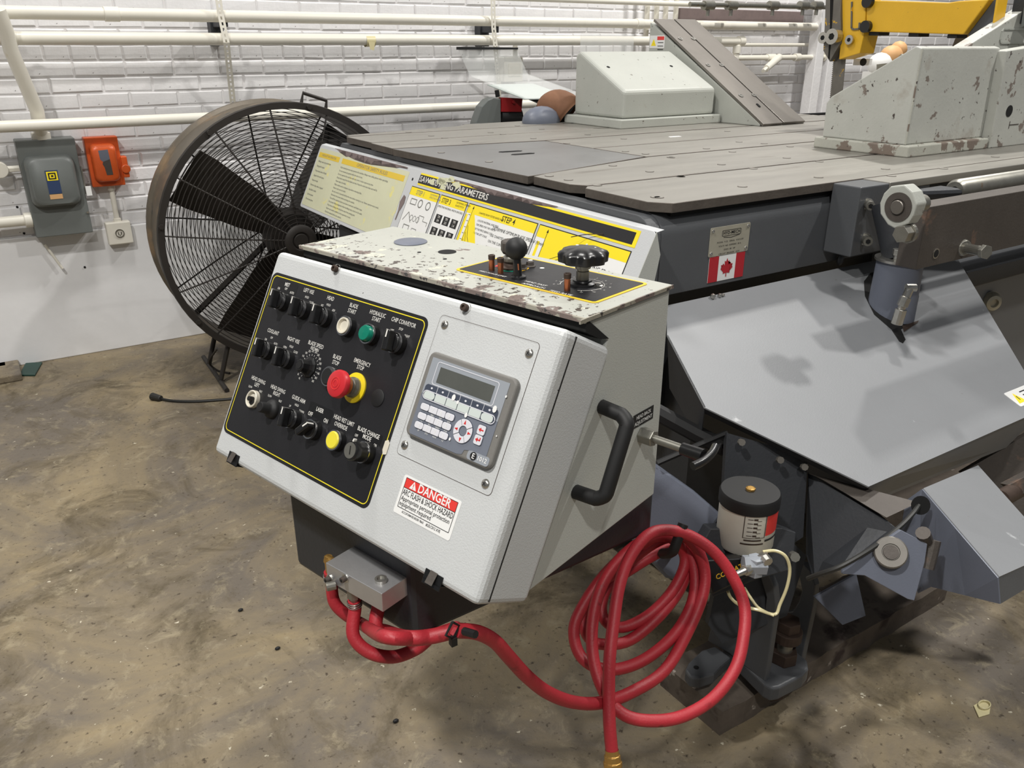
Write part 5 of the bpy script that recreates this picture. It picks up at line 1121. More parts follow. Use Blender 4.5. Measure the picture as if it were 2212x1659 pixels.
mb = MB(); mb.m('green_plastic').fpoly(K, [(cu_, cv_)]+circ(cu_, cv_, .0255, 10, 20, 110), .0011, .0014); mb.m('saw_yellow').fpoly(K, [(cu_, cv_)]+circ(cu_, cv_, .0255, 10, -70, 20), .0011, .0014); mb.m('danger_red').fpoly(K, [(cu_, cv_)]+circ(cu_, cv_, .0255, 10, 150, 235), .0011, .0014)
P('colour_dial', mb, fp)
mb = MB(); mb.lathe(K.pt(cu_, cv_), Zv, [(.0012, .020), (.004, .020), (.006, .014), (.010, .012), (.013, .0135), (.015, .0135), (.0155, .0)], 24); dv_ = P('feed_valve', mb, con, 'rust_dark', smooth=True)
mb = MB(); mb.lathe(K.pt(cu_, cv_), Zv, [(.010, .0125), (.0125, .0145), (.016, .0145), (.018, .011), (.024, .008)], 24); P('chrome_collar', mb, dv_, 'dull_zinc', smooth=True)
def zat(x, y, py):
    lo, hi = 1.09, 1.3
    for _ in range(40):
        m_ = (lo+hi)/2; d = Vector((x, y, m_))-CAMP
        if CY+F*d.dot(dn)/d.dot(fw) > py: lo = m_
        else: hi = m_
    return lo
b = K.pt(cu_, cv_); zt_ = zat(b.x, b.y, 532)
mb = MB(); mb.cyl(b+Zv*.02, Vector((b.x, b.y, zt_)), .006, n=12); q = Vector((b.x, b.y, zt_)); mb.lathe(q, Zv, [(-.010, 0), (-.010, .014), (-.006, .0165), (.006, .0165), (.009, .014), (.009, 0)], 8); P('valve_knob', mb, dv_, 'bar_steel', smooth=False, bevel=.001)
for x, y in ((440, 618), (528, 592)): 
    u, v = K.px(*c1(x, y)); mb = MB(); mb.lathe(K.pt(u, v), Zv, [(.0012, .0085), (.0025, .0085), (.004, .0065), (.009, .0055), (.009, 0)], 6); P('hex_fitting', mb, con, 'bar_steel')
for (x, y, yt) in ((112, 628, 455), (208, 662, 485), (930, 850, 655)):
    u, v = K.px(*c1(x, y)); b = K.pt(u, v); zt_ = zat(b.x, b.y, c1(x, yt)[1]); h_ = zt_-b.z
    mb = MB(); mb.cyl(b+Zv*.001, b+Zv*(h_*.78), .0042, n=14); pn = P('copper_pin', mb, con, 'copper', smooth=True)
    mb = MB(); mb.lathe(b, Zv, [(h_*.72, .0048), (h_*.98, .0050), (h_, .0046), (h_, .003), (h_-.002, .0025), (h_-.002, 0)], 14); P('pin_cap', mb, pn, 'rust_dark', smooth=True)
# ball lever
u, v = K.px(1119, 602); b = K.pt(u, v); q = dep(1115, 537, (b-CAMP).dot(fw)-.012)
mb = MB(); mb.lathe(b, Zv, [(.0012, .012), (.004, .011), (.005, .008), (.005, 0)], 20); bv = P('lever_boot', mb, con, 'black_plastic', smooth=True)
mb = MB(); mb.cyl(b, q, .0062, .0056, n=14); P('lever_stem', mb, bv, 'black_plastic', smooth=True)
mb = MB(); mb.sphere(q, .0157, 28); P('ball_knob', mb, bv, 'black_matte', smooth=True)
mb = MB(); o1 = b+Zv*.02; a_ = (o1-CAMP); mb.prism([o1-CAMP.normalized()*0+rt*-.001-fw*.0068, o1+rt*.0008-fw*.0068, o1+rt*.0014-fw*.0068-Zv*.009, o1-fw*.0068-Zv*.009], fw*-.0004); P('worn_scratch', mb, bv, 'copper')
# star knob
b = K.pt(ku, kv); zt_ = zat(b.x, b.y, 540)
mb = MB(); mb.lathe(b, Zv, [(.0012, .019), (.004, .0185), (.006, .0135), (.008, .0125), (.009, 0)], 24); sb = P('valve_base', mb, con, 'black_plastic', smooth=True)
mb = MB(); mb.lathe(b, Zv, [(.005, .0088), (.020, .0088), (.021, .0078), (.024, .0078), (.024, .0105), (.030, .0105)], 24); P('valve_stem', mb, sb, 'dull_zinc', smooth=True)
zt_ -= b.z; mb = MB(); mb.lathe(b, Zv, [(.028, .0125), (.030, .0165), (zt_-.016, .0175)], 24); P('knob_hub', mb, sb, 'black_plastic', smooth=True)
mb = MB(); prof = []
star = [( (.0325+.0022*math.cos(8*a_))*math.cos(a_), (.0325+.0022*math.cos(8*a_))*math.sin(a_)) for a_ in [2*math.pi*i/64 for i in range(64)]]
lay = [(zt_-.017, .80), (zt_-.015, .97), (zt_-.004, 1.0), (zt_-.001, .93), (zt_+.002, .70), (zt_+.004, .35)]
R3 = [[mb.bm.verts.new(b+CU*x*s_+CV*y*s_+Zv*h_) for x, y in star] for h_, s_ in lay]
for i in range(len(R3)-1):
    for k in range(64): j = (k+1) % 64; mb.face((R3[i][k], R3[i][j], R3[i+1][j], R3[i+1][k]))
mb.face(R3[0][::-1]); mb.face(R3[-1]); P('star_knob', mb, sb, 'black_plastic', smooth=True)
mb = MB(); 
for x, y, r_ in ((-.015, .006, .0022), (-.008, .018, .0016), (.012, .010, .0014), (.002, -.004, .0015)): mb.cyl(b+CU*x+CV*y+Zv*(zt_+.0005), b+CU*x+CV*y+Zv*(zt_+.0036), r_, n=7)
P('paint_spot', mb, sb, 'sticker_white')
u, v = K.px(*c1(1262, 800)); mb = MB(); mb.lathe(K.pt(u, v), Zv, [(.0012, .0075), (.002, .0075), (.003, .005), (.005, .0045), (.0055, .003), (.0055, 0)], 16); P('slotted_screw', mb, con, 'bright_steel', smooth=True)
# ================================================================== AIR MANIFOLD AND HOSES
zb = .728
a = onZ(703.5, 1215.3, zb); b = onZ(824.5, 1283, zb); dx = (b-a).normalized(); dy = Vector((-dx.y, dx.x, 0)); Lb = (b-a).length
if dy.dot(CV) < 0: dy = -dy
t = T('air_manifold', 'machined aluminium air manifold block under the console door', 'manifold', (a.x, a.y, zb-.03))
hb_ = .030
mb = MB(); mb.prism([a, b, b+dy*.078, a+dy*.078], (0, 0, -hb_)); P('block', mb, t, 'aluminium', bevel=.0008)
MF = Frame(Vector((a.x, a.y, zb)), dx, -Zv)
def mfx(x, y): return MF.px(*ce(x, y))
for x, y in ((520, 822), (345, 872)):
    u, v = mfx(x, y); v = min(max(v, .006), hb_-.006); u = max(u, .006); mb = MB(); mb.m('bright_steel').cyl(MF.pt(u, v), MF.pt(u, v, .0015), .0062, n=18); mb.m('bar_steel').cyl(MF.pt(u, v, .0015), MF.pt(u, v, .008), .0042, n=16); mb.m('black_void').cyl(MF.pt(u, v, .008), MF.pt(u, v, .0085), .002, n=6); P('cap_screw', mb, t, smooth=False)
q = onZ(*ce(893, 858), zb); mb = MB(); mb.m('bright_steel').lathe(q, Zv, [(0, .0085), (.005, .0085), (.005, .0055), (.002, .0055), (.002, 0)], 20); P('banjo_plug', mb, t, smooth=True)
u, v = MF.px(*ce(545, 1050)); qd = MF.pt(.0405, hb_, -.012); mb = MB(); mb.m('dull_zinc').cyl(qd+Zv*.006, qd-Zv*.018, .0095, n=6); mb.cyl(qd-Zv*.018, qd-Zv*.028, .0062, n=12); P('hose_fitting', mb, t, bevel=.0008)
mb = MB(); q1 = MF.pt(.022, hb_-.004, .003); mb.cyl(q1, q1-CV*.012-CU*.006, .0065, n=12); mb.m('dull_zinc'); P('side_plug', mb, t, 'dull_zinc', bevel=.001)
mb = MB(); mb.cyl(MF.pt(-.0, .006, -.012), MF.pt(-.012, .006, -.012), .007, n=10); mb.cyl(MF.pt(-.009, .0, -.012), MF.pt(-.009, .030, -.012), .006, n=10); P('brass_elbow', mb, t, 'brass', smooth=True)
q3 = MF.pt(.068, hb_, -.035); mb = MB(); mb.cyl(q3+Zv*.004, q3-Zv*.018, .0075, n=10); P('hose_fitting', mb, t, 'bright_steel', bevel=.0008)
def hose(label, pts, r=.0094, nm='air_hose', par=None, k=7, name2='hose'):
    sp_ = spline(pts, k); t = T(nm, label, 'hose', sp_[0], 'red air hoses'); mb = MB(); mb.tube(sp_, r, 14); P(name2, mb, t, 'hose_red', smooth=True); return t
fit = qd-Zv*.022
def dd(x, y, d): return dep(x, y, d)
dF = (fit-CAMP).dot(fw); dQ = (q3-CAMP).dot(fw); dE = (MF.pt(-.009, .045, -.012)-CAMP).dot(fw)
h1 = hose('red air hose looping from the front of the manifold to the tie under the console', [fit, fit-Zv*.014, dd(763, 1372, dF), dd(796, 1408, dF), dd(848, 1419, dF+.005), dd(898, 1402, dF+.015), dd(935, 1374, dF+.025), dd(985, 1358, 1.01)])
mb = MB()
for k in range(3): c_ = fit-Zv*(.004+k*.0035) if k < 3 else 0; mb.lathe(c_, Zv, [(0, .0098), (.0018, .0108), (.0022, .0098)], 20)
P('wire_clamp', mb, h1, 'bright_steel', smooth=True)
h2 = hose('red air hose rising from the left brass elbow behind the manifold', [MF.pt(-.009, .026, -.012), MF.pt(-.009, .045, -.013), dd(722, 1300, dE+.005), dd(748, 1328, dE+.01), dd(785, 1350, dE+.015), dd(830, 1375, 1.0), dd(900, 1380, 1.02)], .0088)
mb = MB()
for k in range(3): mb.lathe(MF.pt(-.009, .034+k*.004, -.012), Zv, [(0, .0092), (.0018, .0102), (.0022, .0092)], 20)
P('wire_clamp', mb, h2, 'bright_steel', smooth=True)
hose('short fat red air hose from the right manifold port to the tie', [q3-Zv*.012, q3-Zv*.024, dd(812, 1352, dQ), dd(840, 1366, dQ+.005), dd(880, 1378, 1.02), dd(930, 1375, 1.02), dd(985, 1362, 1.02)], .0098)
mb = MB(); q = dd(978, 1362, 1.0); mb.tube([q+Zv*.013, q+Zv*.0-CV*.012, q-Zv*.013, q+CV*.012, q+Zv*.013], .0018, 6); mb.box(q.x-.004, q.x+.004, q.y-.004, q.y+.004, q.z-.022, q.z-.010); mb.cyl(q+Zv*.010+CU*.02, q+Zv*.016+CU*.04, .005, n=8)
solo('cable_tie', mb, 'black cable tie holding the red hoses under the console corner', 'cable tie', 'black_matte')
# ================================================================== COILED HOSE
lo = [(985, 1362, 1.01), (1030, 1366, 1.03), (1068, 1385, 1.06), (1100, 1420, 1.09), (1140, 1463, 1.13), (1185, 1497, 1.17), (1240, 1517, 1.21), (1298, 1518, 1.25), (1361, 1497, 1.29), (1434, 1450, 1.33), (1483, 1370, 1.37), (1517, 1289, 1.39), (1522, 1232, 1.40), (1503, 1182, 1.40), (1462, 1152, 1.40),
      (1405, 1165, 1.40), (1350, 1199, 1.40), (1294, 1256, 1.39), (1248, 1330, 1.37), (1240, 1375, 1.36), (1255, 1418, 1.35), (1290, 1442, 1.34), (1337, 1445, 1.34), (1395, 1423, 1.35), (1454, 1374, 1.37), (1491, 1313, 1.39), (1502, 1255, 1.41), (1490, 1196, 1.42), (1455, 1162, 1.42),
      (1410, 1175, 1.42), (1345, 1225, 1.42), (1280, 1275, 1.41), (1257, 1330, 1.40), (1272, 1378, 1.39), (1305, 1392, 1.38), (1362, 1382, 1.39), (1425, 1330, 1.40), (1470, 1270, 1.42), (1485, 1215, 1.43), (1468, 1180, 1.44),
      (1430, 1190, 1.44), (1370, 1225, 1.44), (1318, 1262, 1.43), (1300, 1305, 1.42), (1308, 1342, 1.41), (1345, 1355, 1.40), (1400, 1330, 1.40), (1450, 1280, 1.41), (1478, 1225, 1.42), (1475, 1190, 1.42), (1445, 1160, 1.39),
      (1395, 1165, 1.37), (1335, 1212, 1.35), (1296, 1275, 1.33), (1279, 1355, 1.31), (1284, 1435, 1.29), (1310, 1503, 1.27), (1350, 1545, 1.26), (1408, 1557, 1.26), (1475, 1547, 1.27), (1541, 1508, 1.29), (1588, 1445, 1.31), (1606, 1377, 1.33), (1608, 1310, 1.35), (1582, 1245, 1.36), (1541, 1191, 1.36), (1490, 1157, 1.36), (1440, 1145, 1.35),
      (1398, 1157, 1.33), (1360, 1205, 1.31), (1338, 1265, 1.29), (1326, 1340, 1.27), (1317, 1420, 1.25), (1315, 1500, 1.24), (1317, 1570, 1.23), (1322, 1625, 1.23)]
pts = [dep(*q) for q in lo]
hc = T('air_hose', 'long red air hose coiled on a hook beside the machine foot', 'hose', pts[-1], 'red air hoses')
mb = MB(); mb.tube(spline(pts, 5), .0098, 14); P('hose', mb, hc, 'hose_red', smooth=True)
e = pts[-1]; d = (dep(1325, 1670, 1.23)-e).normalized()
mb = MB(); mb.m('brass').lathe(e, d, [(-.004, .0105), (.004, .0108), (.004, .0125), (.014, .0128), (.014, .0145), (.022, .0145), (.024, .011), (.045, .011), (.045, 0)], 12); P('brass_coupling', mb, hc, smooth=False, bevel=.0008)
mb = MB(); mb.tube(spline([dep(1432, 1196, 1.42), dep(1452, 1192, 1.37), dep(1462, 1170, 1.36), dep(1476, 1132, 1.36)]), .009, 10); mb.cyl(dep(1432, 1196, 1.42), dep(1445, 1196, 1.62), .009)
solo('hose_hook', mb, 'black steel hook holding the coiled red hose', 'hook', 'black_matte', smooth=True)
# ================================================================== DRIP TRAY
sN = Vector((0, -.4, 1)).normalized(); O = Vector((0, 1.30, .855))
def tp(x, y, k=0): return at(x, y, O-sN*k, sN)
t = T('drip_tray', 'large grey sheet-metal drip tray sloping out from under the table', 'tray', (1.7, 1.0, .6))
TR = Frame(O, Xv, Vector((0, -1, -.4)))
cr_ = [tp(1400, 669), tp(1448, 659), tp(1882, 569), tp(2083, 583), tp(2212, 800), tp(2300, 873), tp(2212, 909), tp(1871, 1046), tp(1522, 880), tp(1441, 724)]
yb = tp(1871, 1046); 
u_ = lambda p: ((p-O).dot(TR.a), (p-O).dot(TR.b))
L0 = u_(tp(1448, 659)); L1 = u_(tp(1882, 569)); R1 = u_(tp(2083, 583)); RB = u_(tp(2212, 800)); B1 = u_(tp(1871, 1046)); B0 = u_(tp(1522, 880)); B2 = u_(tp(2212, 909)); LT_ = u_(tp(1441, 724))
slope = (RB[0]-R1[0])/(RB[1]-R1[1]); bv_ = (B1[1]+B2[1])/2
poly = [(L0[0]-.01, .005), (R1[0]-(R1[1]-.005)*slope, .005), (RB[0]+(bv_-RB[1])*slope, bv_), (B1[0], bv_), B0, LT_]
mb = MB(); mb.fpoly(TR, poly, -.003, 0); P('tray_sheet', mb, t, 'tray_paint')
mb = MB(); ZL = [TR.pt(*poly[3]), TR.pt(*poly[2])]; mb.prism([ZL[0], ZL[1], ZL[1]+Vector((-.05, .04, -.105)), ZL[0]+Vector((.12, .06, -.105))], (0, .003, 0)); P('front_flange', mb, t, 'tray_paint')
mb = MB(); e0, e1 = TR.pt(*B0), TR.pt(*LT_); mb.prism([e0, e1, e1+Vector((0.02, 0, -.13)), e0+Vector((.03, 0.03, -.10))], (.003, 0, 0)); P('side_flange', mb, t, 'machine_dark')
mb = MB(); e0, e1 = TR.pt(*poly[3]), TR.pt(*B0); mb.prism([e0-sN*.003, e1-sN*.003, e1+Vector((.012, .012, -.02)), e0+Vector((.012, .02, -.02))], (.003, 0, 0)); P('edge_flange', mb, t, 'machine_dark')
# opening for the column (dark ellipse cut with lip)
u, v = TR.px(1912, 655); 
hpts = [TR.px(x, y) for x, y in ((1866, 608), (1868, 640), (1888, 680), (1925, 712), (1942, 738), (1950, 742), (1956, 734), (1946, 712), (1975, 692), (1985, 640), (1980, 590), (1930, 575), (1880, 590))]
mb = MB(); V = [mb.bm.verts.new(TR.pt(a_, b_, .0008)) for a_, b_ in hpts]; f = mb.face(V); bmesh.ops.triangulate(mb.bm, faces=[f]); P('column_opening', mb, t, 'black_void')
mb = MB(); V = [mb.bm.verts.new(TR.pt(*TR.px(x, y), .0016)) for x, y in ((1948, 705), (1984, 693), (1982, 698), (1952, 718))]; mb.face(V); P('rust_edge', mb, t, 'rust_dark')
# warning sticker
q = [TR.px(*p) for p in ((2176, 850), (2176, 850))]; su, sv = TR.px(2195, 860)
mb = MB(); a0 = .35; ax = Vector((math.cos(a0*0), 0)); 
mb.m('sticker_white').rr(TR, su-.02, su+.16, sv-.022, sv+.024, .004, .0, .0008); mb.m('sticker_yellow').fpoly(TR, [(su-.012, sv+.016), (su+.020, sv+.016), (su+.004, sv-.014)], .0008, .0012); mb.m('ink_black').fbox(TR, su+.0025, su+.0055, sv-.004, sv+.008, .0012, .0014)
for k in range(3): mb.fbox(TR, su+.03, su+.09, sv-.012+k*.010, sv-.009+k*.010, .0008, .0012)
P('warning_sticker', mb, t, label='white warning sticker with a yellow triangle')
mb = MB(); q = onY(1546, 641, 1.285)
for k, dx in enumerate((0, .03, .045)): mb.sphere(onY(1540+dx*500, 640-dx*60, 1.285), .007-.0015*k, 8)
P('weld_spatter', mb, t, 'bright_steel')
# ================================================================== COLUMN, COLLAR, BAR, ROLLER
t = T('bracket_plate', 'dark steel bracket plate with two cap screws on the table front', 'bracket', onY(1850, 556, 1.25))
YB = 1.235
a = onY(1861, 405, YB); b = onY(1837, 556, YB)
mb = MB(); mb.box(a.x, a.x+.30, YB, YF1 if 0 else 1.318, b.z, a.z); P('plate', mb, t, 'machine_grey', bevel=.003)
for k, (px, py) in enumerate(((1835, 430), (1838, 455), (1830, 470), (1820, 525), (1818, 545), (1812, 562))):
    mb = MB(); mb.sphere(onY(px+3, py, 1.31), .012, 10, (1, .6, 1.3)); P('weld_bead', mb, t, 'machine_grey', smooth=True)
c5 = crop(1740, 330, .21338)
for (x0, y0, x1, y1, r_) in ((625, 515, 700, 525, 46), (600, 870, 670, 893, 50)):
    bsd = onY(*c5(x0, y0), YB); mb = MB(); R1_ = r_*.21338/1745*1.9
    dr = -Yv*.75-Xv*.66
    mb.m('bright_steel').cyl(bsd, bsd+dr*.006, R1_*1.35, n=20); mb.m('dull_zinc').cyl(bsd+dr*.006, bsd+dr*.034, R1_, n=20); mb.m('black_void').cyl(bsd+dr*.034, bsd+dr*.035, R1_*.55, n=6); P('cap_screw', mb, t)
XC = 1.56
cc_ = onX(*c5(940, 550), XC); FC_ = Frame(cc_, (0, -1, 0), (0, 0, -1))
px2 = lambda x, y: FC_.px(*c5(x, y))
t = T('roller_collar', 'pale octagonal collar with a brown shaft end at the roller', 'collar', (cc_.x, cc_.y, cc_.z-.05))
oc = [px2(*q) for q in ((860, 340), (1000, 325), (1085, 400), (1130, 520), (1090, 640), (1040, 720), (900, 770), (830, 730), (755, 620), (750, 510), (790, 410))]
mb = MB(); mb.fpoly(FC_, oc, -.035, 0); P('collar_block', mb, t, 'vise_paint', bevel=.003)
ro = (px2(1078, 550)[0]-px2(802, 550)[0])/2
mb = MB(); mb.lathe(cc_+Xv*.002, -Xv, [(0, ro), (.004, ro), (.004, ro*.56), (.0025, ro*.54), (.0025, 0)], 36); P('shaft_end', mb, t, 'bar_steel', smooth=True)
mb = MB(); mb.lathe(cc_-Xv*.0025, -Xv, [(0, ro*.48), (.003, ro*.48), (.004, ro*.44), (.004, 0)], 28); P('centre_boss', mb, t, 'fence_steel', smooth=True)
mb = MB(); mb.cyl(cc_+Xv*.034, cc_+Xv*.085, .018, n=16); P('shaft', mb, t, 'dull_zinc', smooth=True)
bq = onX(*c5(960, 825), XC-.01); mb = MB(); mb.m('dull_zinc').cyl(bq+Xv*.03, bq+Xv*.022, .021, n=20); mb.hexn(bq+Xv*.022, bq, .0185); P('hex_bolt', mb, t, bevel=.001)
t = T('support_column', 'blue-grey steel column with flange and grease fitting passing through the tray', 'column', tp(1930, 700))
cb_ = tp(1925, 668); ax = Zv
def zpy(p, py):
    lo, hi = .5, 1.4
    for _ in range(40):
        m_ = (lo+hi)/2; d = Vector((p.x, p.y, m_))-CAMP
        if CY+F*d.dot(dn)/d.dot(fw) > py: lo = m_
        else: hi = m_
    return Vector((p.x, p.y, lo))
ct = zpy(cb_, 560)
mb = MB(); mb.cyl(cb_-ax*.12, ct, .060, .054, 28); P('tube', mb, t, 'cover_grey', smooth=True)
mb = MB(); mb.cyl(ct-ax*.002, ct+ax*.004, .060, n=32); P('flange', mb, t, 'bright_steel', smooth=True)
mb = MB(); mb.cyl(ct+ax*.004+Yv*.01, ct+ax*.13+Yv*.06, .034, .040, 20); P('upper_tube', mb, t, 'machine_dark', smooth=True)
q = at(*c5(930, 1090), ct+Zv*.004, Zv); mb = MB(); mb.hexn(q, q+Zv*.014, .011); mb.hexn(q+Zv*.014, q+Zv*.028, .0155); P('hex_bolt', mb, t, 'bright_steel', bevel=.001)
dq = (ct-CAMP).dot(fw)-.075; q0 = dep(1937, 700, dq+.02); q1 = dep(1951, 655, dq); q2 = dep(1966, 622, dq-.01)
mb = MB(); mb.cyl(q0, q0+(q1-q0)*.72, .0135, n=14); mb.cyl(q0+(q1-q0)*.72, q1, .009, n=12); mb.hexn(q1-(q2-q1)*.2, q1+(q2-q1)*.4, .0135); mb.cyl(q1+(q2-q1)*.4, q2, .010, n=12); mb.cyl(q2-rt*.010, q2+rt*.014, .010, n=8); P('grease_fitting', mb, t, 'bright_steel', bevel=.001)
# steel bar
YS = .985
A_ = onY(2009, 447, YS); B_ = onY(1982, 582, YS); 
t = T('stop_bar', 'heavy dark steel bar with a protruding hex bolt at the right edge', 'bar', (A_.x+.4, YS, B_.z))
xL = (A_.x+B_.x)/2; zT = A_.z; zB = B_.z
mb = MB(); mb.box(xL-.008, xL+1.5, YS, YS+.050, zB, zT); P('bar', mb, t, 'bar_steel', bevel=.0015)
q = onY(*c5(1320, 1020), YS); mb = MB(); mb.m('bright_steel').cyl(q, q-Yv*.001, .012, n=16); mb.m('black_void').cyl(q-Yv*.001, q-Yv*.0015, .009, n=14); P('tapped_hole', mb, t)
q = onY(*c5(1595, 960), YS); dr = (dep(*c5(1800, 1000), (q-CAMP).dot(fw)-.055)-q).normalized(); mb = MB(); mb.cyl(q, q+dr*.008, .020, .017, 18); mb.cyl(q+dr*.005, q+dr*.060, .0115, n=16); mb.cyl(q+dr*.058, q+dr*.070, .0165, n=6); P('hex_bolt', mb, t, 'dull_zinc', bevel=.001)
# roller behind the bar
t = T('infeed_roller', 'worn steel infeed roller running off the right edge', 'roller', (2.4, 1.12, 1.0))
YR = 1.15; a = onY(2062, 410, YR); mb = MB(); rr1 = .030
rc = Vector((a.x, YR, a.z-.004)); mb.lathe(rc, Xv, [(0, .012), (0, rr1*.8), (.010, rr1), (1.5, rr1), (1.5, .01)], 32); P('roller', mb, t, 'dull_zinc', smooth=True)
mb = MB(); pr = [onX(px, py, rc.x-.10) for px, py in ((1945, 390), (1990, 393), (2050, 410), (2058, 430), (2050, 470), (1980, 470))]
mb.prism([(rc.x-.20, YR+.04, rc.z-.01), (rc.x-.005, YR-.03, rc.z-.01), (rc.x-.005, YR+.04, rc.z-.01)], (0, 0, .022)); P('end_bracket', mb, t, 'machine_dark', bevel=.012)
mb = MB(); mb.box(rc.x-.01, rc.x+1.5, YR-.055, YR-.03, rc.z-.055, rc.z-.035); P('rail', mb, t, 'bar_steel', bevel=.002)
# front side plate along table edge (infeed)
mb = MB(); x0 = onZ(1880, 388, TZ).x; mb.box(x0, 4.2, 1.232, 1.312, TZ-.020, TZ); solo('edge_strip', mb, 'worn steel edge strip along the near right side of the table', 'strip', 'table_steel', bevel=.002)
u = 0
for px, py in ((1918, 378), (2035, 365), (2134, 353)):
    pass
# ================================================================== MACHINE BASE AND DARK PARTS
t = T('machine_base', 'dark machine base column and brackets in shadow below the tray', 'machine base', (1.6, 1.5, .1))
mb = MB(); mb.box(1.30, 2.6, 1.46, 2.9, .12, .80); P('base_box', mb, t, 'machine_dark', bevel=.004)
mb = MB(); mb.box(1.34, 2.10, 1.26, 1.46, .12, .69); P('dark_filler', mb, t, 'machine_dark')  # dark box added behind the guards to stand for the blackness under the tray
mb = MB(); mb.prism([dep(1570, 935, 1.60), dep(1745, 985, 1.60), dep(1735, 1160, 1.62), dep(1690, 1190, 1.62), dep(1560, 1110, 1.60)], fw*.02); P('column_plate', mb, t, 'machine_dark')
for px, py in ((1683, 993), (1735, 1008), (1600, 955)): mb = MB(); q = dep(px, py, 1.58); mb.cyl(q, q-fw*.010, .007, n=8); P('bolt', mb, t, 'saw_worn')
mb = MB(); a = onY(1425, 600, 1.33); mb.box(TX+.02, 2.9, 1.36, 1.44, .55, .858); P('recess_shade_block', mb, t, 'machine_dark')  # dark box added to close the recess below the table and stand for its shade
# swing arm: curved blue grey shell behind the console
t = T('swing_arm', 'smooth dark blue-grey swing arm housing behind the hanging hose', 'arm', (1.0, 1.1, .45))
prf = [dep(x, y, 1.62) for x, y in ((1380, 985), (1415, 1000), (1500, 1060), (1560, 1112), (1535, 1150), (1508, 1195), (1498, 1260), (1440, 1250), (1380, 1180))]
mb = MB(); mb.prism(prf, fw*.10+Yv*.02); P('shell', mb, t, 'cover_grey', bevel=.006)
mb = MB(); mb.tube([dep(1400, 880, 1.66), dep(1500, 935, 1.66), dep(1580, 975, 1.66)], .018, 8); mb.tube([dep(1420, 1000, 1.60), dep(1500, 965, 1.60), dep(1570, 935, 1.62)], .006, 6); P('link_bar', mb, t, 'black_matte')
# foot with gussets
t = T('levelling_foot', 'cast dark grey machine foot with arched gussets and levelling bolt', 'machine foot', onZ(1620, 1480, .07))
FZ = .135; fth = .038
fpoly = [onZ(x, y, FZ) for x, y in ((1603, 1430), (1651, 1478), (1668, 1487), (1684, 1484), (1735, 1458), (1747, 1443), (1744, 1425), (1728, 1412), (1690, 1385), (1620, 1370), (1560, 1395))]
mb = MB(); mb.prism(fpoly, (0, 0, -fth)); P('foot_plate', mb, t, 'machine_grey', bevel=.006, seg=3)
ear = [onZ(x, y, FZ+.0) for x, y in ((1545, 1395), (1516, 1404), (1488, 1430), (1480, 1447), (1490, 1462), (1512, 1465), (1543, 1455), (1556, 1440), (1580, 1420))]
mb = MB(); mb.prism(ear, (0, 0, -.03)); er = P('bolt_ear', mb, t, 'machine_grey', bevel=.005)
mb = MB(); q = onZ(1504, 1442, FZ); mb.cyl(q, q+Zv*.0006, .006, n=12); P('ear_hole', mb, er, 'black_void')
def gus(bx, pts, thick, nm='gusset'):
    q = [onX(x, y, bx) for x, y in pts]; mb = MB(); mb.prism(q, (thick, 0, 0)); return P(nm, mb, t, 'machine_grey', bevel=.003)
g0 = onZ(1653, 1472, FZ); gx1 = g0.x
gus(gx1, ((1652, 1474), (1677, 1310), (1672, 1268), (1655, 1228), (1637, 1213), (1618, 1220), (1612, 1226), (1640, 1240), (1655, 1290), (1650, 1330), (1632, 1345), (1600, 1352), (1570, 1340), (1540, 1330), (1528, 1385), (1575, 1412)), .016)
gus(gx1+.16, ((1637+25, 1330), (1642, 1400), (1729, 1434), (1757, 1305), (1760, 1265), (1750, 1235), (1735, 1218), (1715, 1215), (1725, 1240), (1732, 1275), (1725, 1300), (1712, 1320), (1700, 1322)), .018)
bz = onZ(1691, 1425, FZ)
mb = MB(); mb.hexn(bz, bz+Zv*.030, .030); lb_ = P('levelling_nut', mb, t, 'rust_dark', bevel=.002)
mb = MB(); mb.cyl(bz+Zv*.03, bz+Zv*.062, .017, n=16); P('stud', mb, lb_, 'dull_zinc', smooth=True)
mb = MB(); mb.cyl(bz+Zv*.060, bz+Zv*.085, .032, n=24); mb.cyl(bz+Zv*.085, bz+Zv*.11, .026, n=6); P('bolt_head', mb, lb_, 'rust_dark', bevel=.002)
mb = MB(); q = onZ(1640, 1425, FZ+.1); 
a = [dep(x, y, 1.70) for x, y in ((1560, 1200), (1700, 1160), (1742, 1200), (1700, 1330), (1560, 1390), (1530, 1350))]
mb.prism(a, fw*.03); P('rear_web', mb, t, 'machine_dark')
mb = MB(); q = onZ(1668, 1495, .07); mb.prism([onZ(x, y, .07) for x, y in ((1640, 1490), (1665, 1517), (1690, 1512), (1745, 1470), (1700, 1430))], (0, 0, .032)); P('shim', mb, t, 'rust_dark', bevel=.002)
# skid beam
t = T('skid_beam', 'battered brown rusty skid beam on the concrete under the machine foot', 'beam', onZ(1700, 1500, 0))
k0 = onZ(1556, 1591, 0); k1 = onZ(2040, 1296, 0); zs = .068
y0 = k0.y; mb = MB(); mb.prism([(k0.x, y0, 0), (k1.x, y0, 0), (k1.x+.02, y0+.16, 0), (k0.x-.005, y0+.19, 0)], (0, 0, zs))
r = random.Random(2)
bmesh.ops.subdivide_edges(mb.bm, edges=[e for e in mb.bm.edges if e.calc_length() > .4], cuts=24)
for v_ in mb.bm.verts: v_.co += Vector((0, r.uniform(-.003, .003), r.uniform(-.003, .002) if v_.co.z > .01 else 0))
P('timber', mb, t, 'skid_rust')
mb = MB(); mb.box(k0.x+.9, 3.4, 1.12, 1.3, 0, .12); P('cross_beam', mb, t, 'skid_rust', bevel=.004)
